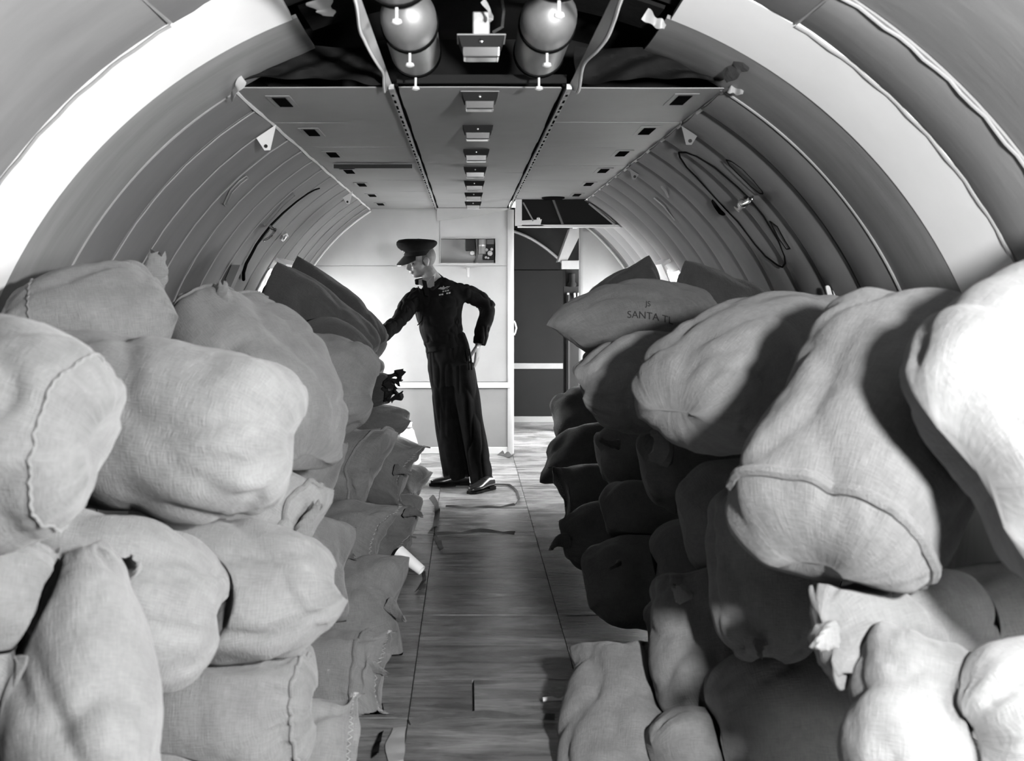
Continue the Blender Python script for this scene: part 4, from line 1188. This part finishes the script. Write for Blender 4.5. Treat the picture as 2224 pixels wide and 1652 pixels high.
def ring_seam(key, iu, rad, name='rolled_seam', zig=0., off=.004):
    """a sewn or rolled seam running round the sack at one station, on the side that shows"""
    s = SACK[key]; G = s['grid']; i = int(iu * s['NU'])
    ctr = G[i].mean(0); view = nrm(np.array([0, 0, EYE]) - ctr)
    vis = [j for j in range(s['NV']) if nrm(G[i, j] - ctr).dot(view) > -.15]
    # start the run at its first gap
    st = next((k for k in vis if (k - 1) % s['NV'] not in vis), vis[0])
    run = []; k = st
    while k in vis and len(run) < len(vis): run.append(k); k = (k + 1) % s['NV']
    pts = []
    for n_, j in enumerate(run):
        p = G[i, j] + nrm(G[i, j] - ctr) * off
        if zig: p = p + s['X'] * (zig if n_ % 2 else -zig)
        pts.append(p)
    if len(pts) < 4: return
    b = MB(); b.tube(pts, rad, 7)
    o = b.build(name, M[s['mat']], s['ob'])
    uv_box(o.data)
ring_seam('b', .78, .013, off=.002)
ring_seam('B', .86, .003, 'stitching', .002)
ring_seam('D', .24, .006)
ring_seam('i', .12, .0025, 'stitching', .002)
ring_seam('oo', .80, .0025, 'stitching', .002)
ring_seam('A', .30, .003, 'stitching', .002)
ring_seam('L', .85, .006); ring_seam('X', .80, .008); ring_seam('S', .88, .008); ring_seam('V', .86, .006)

# ------------------------------------------------------------------ the officer
M['uniform'] = paint('dark_wool_uniform', .006, .95, .25, 30, (1, 1, 1), .06, .15, 200)
M['cap_band'] = paint('black_cap_band', .006, .9, .2, 20, (1, 1, 1), .08)
M['leather'] = paint('polished_black_leather', .012, .25, .2, 20, (1, 1, 1), .6)
M['skin'] = paint('skin', .15, .5, .08, 30, (1, 1, 1), .4)
M['hair'] = paint('fair_short_hair', .045, .7, .3, 80)
M['shirt'] = paint('grey_shirt', .17, .8, .06, 40)
M['badge'] = paint('embroidered_badge', .22, .8, .3, 60)
YM = 7.42
def Q(px, py, d=0.): return P(px, py, YM + d)

def ell(b, c, ax, rad, nu=14, nv=18):
    c = np.asarray(c, float); rs = []
    for i in range(nu + 1):
        t = math.pi * i / nu
        rs.append([c + ax[2] * rad[2] * math.cos(t) + (ax[0] * rad[0] * math.cos(2 * math.pi * j / nv) + ax[1] * rad[1] * math.sin(2 * math.pi * j / nv)) * max(math.sin(t), .02) for j in range(nv)])
    return b.rings(rs)
AX = (np.array([1., 0, 0]), np.array([0, 1., 0]), np.array([0, 0, 1.]))
def loft(b, secs, n=24):
    """secs: (centre, half width, half depth)"""
    cs = [np.asarray(s_[0], float) for s_ in secs]
    rs = []
    for i, (c, rx, ry) in enumerate(secs):
        t = nrm(cs[min(i + 1, len(cs) - 1)] - cs[max(i - 1, 0)])
        yv = nrm(np.array([0, 1., 0]) - t * t[1]); xv = np.cross(yv, t)
        rs.append([cs[i] + xv * rx * math.cos(2 * math.pi * k / n) + yv * ry * math.sin(2 * math.pi * k / n) for k in range(n)])
    return b.rings(rs)

def skinned(name, b, mat, vox, parent=None, loc=None, smooth=4, fold=0., fseed=0, fscale=(9, 9, 4)):
    """merge overlapping closed shapes into one continuous surface"""
    tmp = b.build('tmp', None)
    rm = tmp.modifiers.new('r', 'REMESH'); rm.mode = 'VOXEL'; rm.voxel_size = vox
    sm = tmp.modifiers.new('s', 'SMOOTH'); sm.iterations = smooth; sm.factor = .5
    dg = bpy.context.evaluated_depsgraph_get(); dg.update()
    ev = tmp.evaluated_get(dg)
    me = bpy.data.meshes.new_from_object(ev)
    old = tmp.data; bpy.data.objects.remove(tmp); bpy.data.meshes.remove(old)
    n = len(me.vertices); co = np.empty(n * 3); me.vertices.foreach_get('co', co); co = co.reshape(-1, 3)
    if fold:
        nn = np.empty(n * 3); me.vertices.foreach_get('normal', nn); nn = nn.reshape(-1, 3)
        d = noise3(co * np.array(fscale) + fseed, 5) * fold + (1 - np.abs(noise3(co * np.array(fscale) * 1.7 + fseed * 2, 6))) ** 4 * -fold
        co = co + nn * d[:, None]
    o3 = origin_of(parent) if parent is not None else np.asarray(loc, float)
    me.vertices.foreach_set('co', (co - o3).reshape(-1)); me.update()
    me.name = name
    me.materials.clear(); me.materials.append(mat)
    me.polygons.foreach_set('use_smooth', [True] * len(me.polygons))
    ob = bpy.data.objects.new(name, me); COL.objects.link(ob)
    if parent is not None: ob.parent = parent
    else: ob.location = o3
    return ob

def hand(b, wrist, palm_dir, side_dir, curl_dir, s=1.0, curls=(.5, .5, .6, .7), thumb=1):
    """palm, four unequal bent fingers and a thumb leaving the side of the palm"""
    pd, sd, cd = nrm(palm_dir), nrm(side_dir), nrm(curl_dir)
    w = np.asarray(wrist, float)
    rs = []
    for h, hw, hd in ((-.02, .027, .022), (.02, .034, .018), (.06, .041, .015), (.085, .040, .012), (.095, .034, .008)):
        rs.append([w + pd * h * s + sd * hw * s * math.cos(2 * math.pi * k / 14) + cd * hd * s * math.sin(2 * math.pi * k / 14) for k in range(14)])
    b.rings(rs)
    for i, (off, ln) in enumerate(((.029, .070), (.010, .080), (-.010, .074), (-.029, .058))):
        p = w + pd * .085 * s + sd * off * s
        a = curls[i]; pts = [p]
        for j, fr in enumerate((.45, .32, .23)):
            ang = a * (j + .35)
            p = p + (pd * math.cos(ang) + cd * math.sin(ang)) * ln * fr * s
            pts.append(p)
        b.tube(pts, [.0092 * s, .0088 * s, .008 * s, .0062 * s], 8)
    p = w + pd * .025 * s + sd * .030 * s * thumb
    b.tube([p, p + (pd * .55 + sd * thumb * .6 + cd * .3) * .035 * s, p + (pd * .9 + sd * thumb * .55 + cd * .5) * .058 * s, p + (pd * 1.2 + sd * thumb * .45 + cd * .6) * .072 * s], [.013 * s, .0115 * s, .010 * s, .007 * s], 8)

FEET = np.array([(1005 - VX) * YM / F, YM, 0.0])
# ---- body: head, neck, torso core, limbs and hands in one surface
fw = nrm((-.86, -.46, -.20)); upv = nrm(np.array([-.08, -.05, 1.]) - fw * fw.dot(np.array([-.08, -.05, 1.]))); rt = np.cross(fw, upv)
HX = (rt, fw, upv)
Hc = Q(913, 566)
def hp(r_, f_, u_): return Hc + rt * r_ + fw * f_ + upv * u_
b = MB()
ell(b, hp(0, -.012, .028), HX, (.076, .096, .092))          # skull
ell(b, hp(0, .030, -.035), HX, (.062, .062, .080))          # face
ell(b, hp(0, .052, -.088), HX, (.030, .030, .026))          # chin
ell(b, hp(.035, .012, -.070), HX, (.026, .045, .034)); ell(b, hp(-.035, .012, -.070), HX, (.026, .045, .034))   # jaw
ell(b, hp(0, .082, .006), HX, (.050, .018, .013))           # brow
ell(b, hp(.034, .074, -.030), HX, (.020, .018, .018)); ell(b, hp(-.034, .074, -.030), HX, (.020, .018, .018))   # cheeks
b.tube([hp(0, .088, .002), hp(0, .102, -.020), hp(0, .112, -.036), hp(0, .094, -.046)], [.009, .011, .014, .010], 10)   # nose
ell(b, hp(0, .089, -.062), HX, (.024, .010, .006)); ell(b, hp(0, .086, -.073), HX, (.022, .011, .007))   # lips
for s in (-1, 1):
    ell(b, hp(s * .078, -.010, -.010), HX, (.010, .020, .034))   # ear
    ell(b, hp(s * .084, -.016, -.002), HX, (.008, .015, .022))
b.tube([hp(0, -.02, -.05), Q(930, 592), Q(943, 610, .02), Q(950, 630, .02)], [.060, .056, .060, .075], 16)   # neck
loft(b, [(Q(952, 628, .02), .13, .07), (Q(952, 660, .02), .155, .085), (Q(960, 720, .02), .13, .085), (Q(974, 770, .02), .14, .09), (Q(980, 815, .02), .10, .09)])
armL = [(Q(1000, 632, .02), .035), (Q(1036, 648, .05), .032), (Q(1056, 672, .05), .032), (Q(1050, 705, .02), .030), (Q(1040, 744, -.03), .028)]
armR = [(Q(903, 646, -.02), .035), (Q(884, 668, -.12), .032), (Q(869, 692, -.22), .030), (Q(846, 713, -.36), .028), (Q(818, 737, -.50), .028)]
for arm in (armL, armR): b.tube([p for p, r_ in arm], [r_ for p, r_ in arm], 12)
legL = [(Q(1000, 800, .0), .08), (Q(1024, 920, -.03), .055), (Q(1046, 1040, -.07), .042)]
legR = [(Q(962, 800, .04), .08), (Q(976, 920, .03), .055), (Q(993, 1030, .03), .042)]
for leg in (legL, legR): b.tube([p for p, r_ in leg], [r_ for p, r_ in leg], 12)
hand(b, Q(1039, 744, -.03), (-.10, .1, -1), (-.3, -1, 0), (-.9, .3, -.3), 1.15, (.15, .18, .2, .25), 1)
hand(b, Q(816, 740, -.51), (-.75, -.35, -.40), (.1, -.8, .5), (-.1, -.2, -1), .95, (.3, .3, .3, .35), 1)
man = skinned('person', b, M['skin'], .0050, loc=FEET, smooth=3)
tag(man, 'officer in dark battledress and peaked cap reaching over the left sacks', 'person')

# ---- trousers
b = MB()
loft(b, [(Q(968, 728, .02), .140, .105), (Q(974, 760, .02), .160, .118), (Q(977, 800, .02), .160, .122), (Q(980, 838, .02), .135, .115)])
loft(b, [(Q(960, 790, .03), .105, .110), (Q(967, 850, .03), .104, .105), (Q(976, 930, .03), .096, .098), (Q(986, 1000, .03), .092, .098), (Q(993, 1040, .02), .092, .104)])
loft(b, [(Q(1000, 790, -.01), .100, .110), (Q(1009, 850, -.02), .098, .105), (Q(1024, 930, -.03), .088, .098), (Q(1038, 1000, -.05), .082, .096), (Q(1047, 1047, -.06), .082, .102)])
trs = skinned('trousers', b, M['uniform'], .0075, man, smooth=3, fold=.010, fseed=3, fscale=(13, 13, 3))
b = MB()
for (x, y0, y1) in ((1017, 758, 803), (1023, 757, 803)):
    b.tube([Q(x - 4, y0, -.125), Q(x, (y0 + y1) / 2, -.118), Q(x + 2, y1, -.112)], .006, 6)
b.build('pocket_pleat', M['uniform'], trs)
# ---- battledress blouse
b = MB()
loft(b, [(Q(944, 606, .02), .062, .062), (Q(948, 618, .02), .120, .085), (Q(951, 632, .02), .178, .105), (Q(951, 655, .02), .188, .122), (Q(953, 685, .01), .168, .132), (Q(957, 712, .01), .160, .138), (Q(963, 732, .01), .158, .130), (Q(968, 742, .01), .140, .115)])
loft(b, [(Q(968, 738, .015), .148, .118), (Q(972, 758, .015), .164, .124)])            # waistband
b.tube([Q(984, 633, .02), Q(1014, 637, .04), Q(1041, 650, .06), Q(1059, 668, .06), Q(1056, 690, .03), Q(1050, 712, 0), Q(1043, 735, -.025), Q(1040, 748, -.03)], [.072, .070, .066, .064, .060, .056, .053, .050], 16)
b.tube([Q(912, 640, .0), Q(896, 652, -.05), Q(882, 672, -.13), Q(868, 694, -.22), Q(856, 706, -.29), Q(838, 721, -.40), Q(822, 735, -.48)], [.072, .070, .066, .064, .060, .055, .050], 16)
jk = skinned('jacket', b, M['uniform'], .0070, man, smooth=7, fold=.010, fseed=9, fscale=(12, 12, 9))

from mathutils.bvhtree import BVHTree
def bvh(o):
    o3 = origin_of(o)
    return BVHTree.FromPolygons([Vector(v.co) + Vector(o3) for v in o.data.vertices], [tuple(p.vertices) for p in o.data.polygons])
JB = bvh(jk)
def onj(px, py, off=.004):
    d = nrm(P(px, py, 1.) - np.array([0, 0, EYE]))
    h = JB.ray_cast(Vector((0, 0, EYE)), Vector(d))
    return (np.array(h[0]) - d * off) if h[0] is not None else Q(px, py, -.12)
def patch(name, pts, mat, parent, off=.004, th=.004):
    ps = [onj(x, y, off) for x, y in pts]; n = len(ps); c = sum(ps) / n
    back = [p + np.array([0, th, 0]) for p in ps]
    b = MB(); b.add(ps + back, [tuple(range(n)), tuple(range(2 * n - 1, n - 1, -1))] + [(i, (i + 1) % n, (i + 1) % n + n, i + n) for i in range(n)])
    return b.build(name, mat, parent, smooth=False)
# collar, shirt and tie
b = MB(); b.tube([Q(907, 616, -.085), Q(906, 609, -.04), Q(928, 606, .06), Q(948, 594, .075), Q(956, 603, .03), Q(948, 618, -.06), Q(938, 628, -.125)], [.018, .020, .024, .026, .026, .024, .016], 8, flat=.55)
b.build('collar', M['uniform'], jk)
b = MB(); b.sheet(lambda u, v: Q(909 + 34 * u, 607 - 8 * u + (6 + 26 * u * (1 - .4 * u)) * v + 4 * v, -.075 - .035 * v), 6, 4, lambda u, v: (0, .02, 0))
sh = b.build('shirt_front', M['shirt'], man)
b = MB(); b.sheet(lambda u, v: Q(927 + 20 * u - 3 * v, 613 - 22 * u + 14 * v, -.105 + .05 * u), 4, 3, lambda u, v: (0, .008, 0)); b.build('shirt_collar', M['shirt'], man)
b = MB(); b.sheet(lambda u, v: Q(917 + 9 * u + 6 * v, 607 + 3 * u + 34 * v, -.118 - .03 * v), 3, 5, lambda u, v: (0, .01, 0)); b.build('necktie', M['cap_band'], man)
# pocket flap, front edge piping, wings, ribbons
b = MB(); b.tube([onj(x, y, .003) for x, y in ((908, 622), (915, 640), (918, 660), (918, 680), (915, 697), (907, 706))], .004, 6); b.build('fly_edge', M['uniform'], jk)
patch('pocket_flap', [(884, 665), (912, 668), (911, 676), (885, 675)], M['uniform'], jk, .006, .008)
b = MB(); b.tube([onj(990, 700, .004), onj(994, 690, .004), onj(996, 700, .004), onj(993, 709, .004)], .004, 6, closed=True); b.build('toggle_loop', M['uniform'], jk)
patch('wing_badge', [(951, 627), (957, 623), (961, 624), (963, 620), (966, 624), (971, 622), (978, 621), (971, 627), (963, 629)], M['badge'], jk)
for i in range(7):
    x = 948 + i * 5.3; y = 642 - i * 1.1
    patch('medal_ribbon', [(x, y - 2), (x + 4.0, y - 2.9), (x + 4.2, y + .3), (x + .2, y + 1.2)], M['badge'] if i % 3 else M['uniform'], jk)
for i in range(3):
    x = 961 + i * 5; y = 633.5 - i * 1.0
    patch('medal_ribbon', [(x, y - 2), (x + 3.6, y - 2.8), (x + 3.8, y + .2), (x + .2, y + 1.0)], M['badge'], jk)
# ---- eyes, brows, hair
for s in (-1, 1):
    b = MB(); ell(b, hp(s * .031, .078, -.008), HX, (.013, .008, .006), 8, 10); b.build('eye', M['black'], man)
    b = MB(); b.tube([hp(s * .013, .093, .006), hp(s * .030, .091, .011), hp(s * .048, .078, .006)], [.004, .005, .003], 6); b.build('eyebrow', M['hair'], man)
b = MB(); b.tube([hp(.020, .094, -.068), hp(0, .099, -.067), hp(-.020, .094, -.068)], [.0015, .0025, .0015], 6); b.build('mouth_line', M['hair'], man)
b = MB(); ell(b, hp(0, -.024, .026), HX, (.0815, .098, .095)); hr = skinned('hair', b, M['hair'], .006, man, smooth=2, fold=.002)
# ---- cap
cu = nrm((-.10, -.16, .98)); Cc = Q(908, 553)
cf = nrm(fw - cu * fw.dot(cu)); cr_ = np.cross(cf, cu)
def ring_(h, r_, f_=0.): return [Cc + cu * (h + f_ * math.cos(2 * math.pi * k / 32)) + (cf * math.cos(2 * math.pi * k / 32) * 1.06 + cr_ * math.sin(2 * math.pi * k / 32) * .94) * r_ for k in range(32)]
b = MB(); b.rings([ring_(0, .086), ring_(.0, .096), ring_(.045, .099), ring_(.045, .085)], cap=True)
cp = b.build('cap_band', M['cap_band'], man)
b = MB(); b.rings([ring_(.030, .096), ring_(.042, .114, .004), ring_(.060, .134, .008), ring_(.078, .141, .012), ring_(.094, .138, .015), ring_(.106, .122, .016), ring_(.112, .080, .012), ring_(.113, .02, .0)])
b.build('cap_crown', M['uniform'], man)
def peak(u, v):
    a = (u - .5) * 2.0
    r_ = .096 + .062 * v * math.cos(a * 1.15)
    return Cc + (cf * math.cos(a) * 1.06 + cr_ * math.sin(a) * .94) * r_ + cu * (.006 - .058 * v * math.cos(a * 1.1))
b = MB().sheet(peak, 20, 5, lambda u, v: cu * -.004); b.build('cap_peak', M['leather'], man)
b = MB(); bc = Cc + cf * .112 + cu * .048
b.lathe(bc, cf, [(0, .016), (.006, .014), (.010, .006)], 14); 
b.add([bc + cr_ * x * .034 + cu * (z * .02 - .016) + cf * .004 for x, z in ((-1, .5), (-.3, 0), (.3, 0), (1, .5), (.5, -.35), (-.5, -.35))] , [(0, 1, 5), (1, 2, 4, 5), (2, 3, 4)])
b.build('cap_badge', M['badge'], man)
# ---- shoes
def shoe(heel, toe, parent):
    heel = np.asarray(heel, float); toe = np.asarray(toe, float)
    d = nrm(toe - heel); sd = np.cross(d, (0, 0, 1.)); L_ = np.linalg.norm(toe - heel)
    rs = []
    for h, w_, ht in ((0, .022, .05), (.03, .034, .075), (.25, .036, .085), (.45, .040, .070), (.65, .047, .052), (.85, .042, .042), (.96, .026, .034), (1.0, .010, .026)):
        c_ = heel + d * L_ * h; ring = []
        for k in range(16):
            a = 2 * math.pi * k / 16
            ring.append(c_ + sd * w_ * math.cos(a) + np.array([0, 0, .012 + ht / 2 + ht / 2 * math.sin(a) * (1 if math.sin(a) > 0 else .98)]))
        rs.append(ring)
    b = MB().rings(rs); o = b.build('shoe', M['leather'], parent)
    b = MB(); rs = []
    for h, w_ in ((0, .024), (.05, .038), (.30, .036), (.50, .040), (.68, .050), (.88, .044), (1.0, .020)):
        c_ = heel + d * (L_ + .01) * h
        rs.append([c_ + sd * w_ + (0, 0, .014), c_ - sd * w_ + (0, 0, .014), c_ - sd * w_ + (0, 0, 0), c_ + sd * w_ + (0, 0, 0)])
    b.rings(rs); b.build('sole', M['cap_band'], o, smooth=False)
    b = MB(); b.box(heel + d * .035 + (0, 0, .012), (.07, .07, .024), (d, sd, np.array([0, 0, 1.]))); b.build('heel', M['cap_band'], o, smooth=False)
    b = MB()
    for h in (.42, .50, .58):
        c_ = heel + d * L_ * h + np.array([0, 0, .082 - (h - .4) * .10]); b.tube([c_ - sd * .022, c_ + (0, 0, .004), c_ + sd * .022], .003, 5)
    b.build('laces', M['cap_band'], o)
def gnd(px, py): 
    Yg = F * EYE / (py - VY); return P(px, py, Yg)
g1 = gnd(1019, 1053); shoe(g1, g1 + np.array([-.275, -.03, 0]), man)
g2 = gnd(1069, 1061); shoe(g2, g2 + np.array([-.175, -.215, 0]) * .9, man)

# ------------------------------------------------------------------ small things
def bvh_s(o):
    o3 = origin_of(o)
    return BVHTree.FromPolygons([Vector(v.co) + Vector(o3) for v in o.data.vertices], [tuple(p.vertices) for p in o.data.polygons])
# stencilled lettering on the lettered sack
EB = bvh_s(SACK['e']['ob'])
M['ink'] = paint('faded_black_stencil', .018, .95, .3, 40)
def stencil(text, px0, py0, h, slope, arc_, skew=0.):
    cu_ = bpy.data.curves.new('t', 'FONT'); cu_.body = text; cu_.size = 1.0
    to = bpy.data.objects.new('t', cu_); COL.objects.link(to)
    dg = bpy.context.evaluated_depsgraph_get(); dg.update()
    me = bpy.data.meshes.new_from_object(to.evaluated_get(dg))
    bpy.data.objects.remove(to)
    import bmesh
    bm = bmesh.new(); bm.from_mesh(me)
    bmesh.ops.subdivide_edges(bm, edges=bm.edges[:], cuts=1)
    vs = []
    for v in bm.verts:
        x, y = v.co.x * h, v.co.y * h
        px = px0 + x + skew * y; py = py0 - y + slope * x + arc_ * (x / 60.0) ** 2
        d = nrm(P(px, py, 1.) - np.array([0, 0, EYE]))
        hit = EB.ray_cast(Vector((0, 0, EYE)), Vector(d))
        vs.append((np.array(hit[0]) - d * .004) if hit[0] is not None else P(px, py, 4.4))
    bm.verts.index_update()
    fs = [tuple(v.index for v in f.verts) for f in bm.faces]; bm.free()
    b = MB(); b.add(vs, fs); return b.build('stencil_lettering', M['ink'], SACK['e']['ob'], smooth=False)
stencil('SANTA TL', 1362, 690, 22, -.02, 6)
stencil('JS', 1402, 664, 16, .1, 0)

# frayed rags in the mouth of the dark sack
rag = SACK['O2']['ob']
for k in range(9):
    c = P(842 + RNG.rand() * 26, 808 + RNG.rand() * 62, 5.9)
    d = nrm(RNG.rand(3) - .5); d2 = nrm(np.cross(d, (.3, .8, .2)))
    ln, w_ = .06 + .06 * RNG.rand(), .022 + .02 * RNG.rand(); ph = RNG.rand() * 6
    b = MB().sheet(lambda u, v: c + d * ln * (u - .5) + d2 * w_ * (v - .5) * (1 + .5 * math.sin(u * 7 + ph)) + nrm(np.cross(d, d2)) * (.018 * math.sin(u * 8 + ph) + .010 * math.sin(v * 5 + u * 4)), 12, 5, lambda u, v: np.cross(d, d2) * .004)
    o = b.build('frayed_rag', M['darkcloth'], rag)

# white sack standing at the bulkhead
b = MB(); bs = P(890, 1006, 8.3); bs[2] = 0
rs = []
for h, w_ in ((0, .07), (.02, .085), (.10, .082), (.20, .070), (.27, .050), (.30, .030), (.34, .034)):
    rs.append([bs + np.array([w_ * math.cos(a) * (1 + .12 * math.sin(3 * a + h * 20)), w_ * .8 * math.sin(a) * (1 + .1 * math.sin(5 * a)), h]) + np.array([-.05 * h, 0, 0]) for a in np.linspace(0, 2 * math.pi, 28, endpoint=False)])
b.rings(rs); ws = b.build('small_white_sack', M['burlap_white'], loc=bs); uv_box(ws.data); tag(ws, 'small white cotton sack standing by the bulkhead', 'sack')
b = MB(); b.tube([bs + np.array([.035 * math.cos(a) - .015, .03 * math.sin(a), .30]) for a in np.linspace(0, 2 * math.pi, 14, endpoint=False)], .006, 6, closed=True); b.build('tie', M['thread'], ws)

# white tube lying on the floor beside the left heap
e0, e1 = P(866, 1200, 5.06), P(916, 1246, 5.00)
e0[2] = .105; e1[2] = .030
t = empty('paper_tube', (e0 + e1) / 2 * np.array([1, 1, 0])); tag(t, 'white paper tube sticking out from under the left sacks', 'tube')
dd = e1 - e0; ln = np.linalg.norm(dd)
b = MB(); b.lathe(e0, dd, [(0, .034), (ln, .024), (ln, .021), (.004, .031), (0, .034)], 24); b.build('shell', M['white'], t)

# torn strips and litter on the floor
def litter(pts, w, label, mat, lift=.012):
    pts = [gnd(*p) + np.array([0, 0, .004]) for p in pts]
    def fn(u, v):
        k = u * (len(pts) - 1); i = min(int(k), len(pts) - 2); q = pts[i] + (pts[i + 1] - pts[i]) * (k - i)
        t_ = nrm(pts[i + 1] - pts[i]); sd = np.array([-t_[1], t_[0], 0])
        return q + sd * w * (v - .5) * (1 + .18 * math.sin(u * 6 + pts[0][0] * 9)) + np.array([0, 0, lift * abs(math.sin(u * 7 + 1)) * v])
    b = MB().sheet(fn, 20, 3, lambda u, v: (0, 0, .003))
    o = b.build('torn_floor_strip', mat, loc=pts[0]); tag(o, label, 'litter'); return o
litter([(936, 1084), (948, 1100), (950, 1120), (946, 1145), (934, 1160)], .030, 'dark torn strip curling along the left floor seam', M['greycloth'], .03)
litter([(944, 1168), (953, 1180), (960, 1198)], .022, 'short dark splinter at the left floor seam', M['greycloth'])
litter([(965, 1056), (1010, 1053), (1060, 1053), (1105, 1055), (1122, 1068), (1128, 1085), (1120, 1097)], .013, 'ragged torn edge of floor covering round the officer\'s foot', M['greycloth'], .008)
litter([(968, 1102), (1020, 1104), (1080, 1103), (1118, 1098)], .014, 'dark torn line across the aisle in front of the officer', M['greycloth'], .01)
litter([(920, 1247), (922, 1262), (912, 1280), (905, 1288)], .018, 'thin curled shaving by the white tube', M['greycloth'])
litter([(828, 1597), (818, 1625), (812, 1650)], .018, 'dark split in the near left floor', M['slot'])
litter([(868, 1585), (858, 1620), (860, 1660)], .050, 'pale tape strip on the near left floor', M['bead'], .006)
litter([(945, 1164), (990, 1160), (1040, 1156), (1090, 1158), (1118, 1162)], .022, 'lifted ply edge across the middle of the aisle', M['greycloth'], .014)
litter([(890, 1575), (960, 1560), (1050, 1557), (1130, 1560), (1205, 1564)], .018, 'lifted ply edge across the near aisle', M['greycloth'], .012)
litter([(1085, 988), (1098, 990), (1112, 995)], .05, 'crumpled paper on the floor by the doorway', M['greycloth'], .03)
q = gnd(1212, 1532)
t = empty('paper_twist', q); tag(t, 'pale twist of paper on the floor by the right sacks', 'litter')
b = MB(); b.tube([q + np.array([-.05, 0, .02]), q + np.array([-.02, 0, .022]), q + np.array([0, .0, .02]), q + np.array([.012, 0, .022]), q + np.array([.05, .0, .03])], [.012, .014, .006, .008, .026], 8, flat=.6); b.build('twist', M['burlap_white'], t)
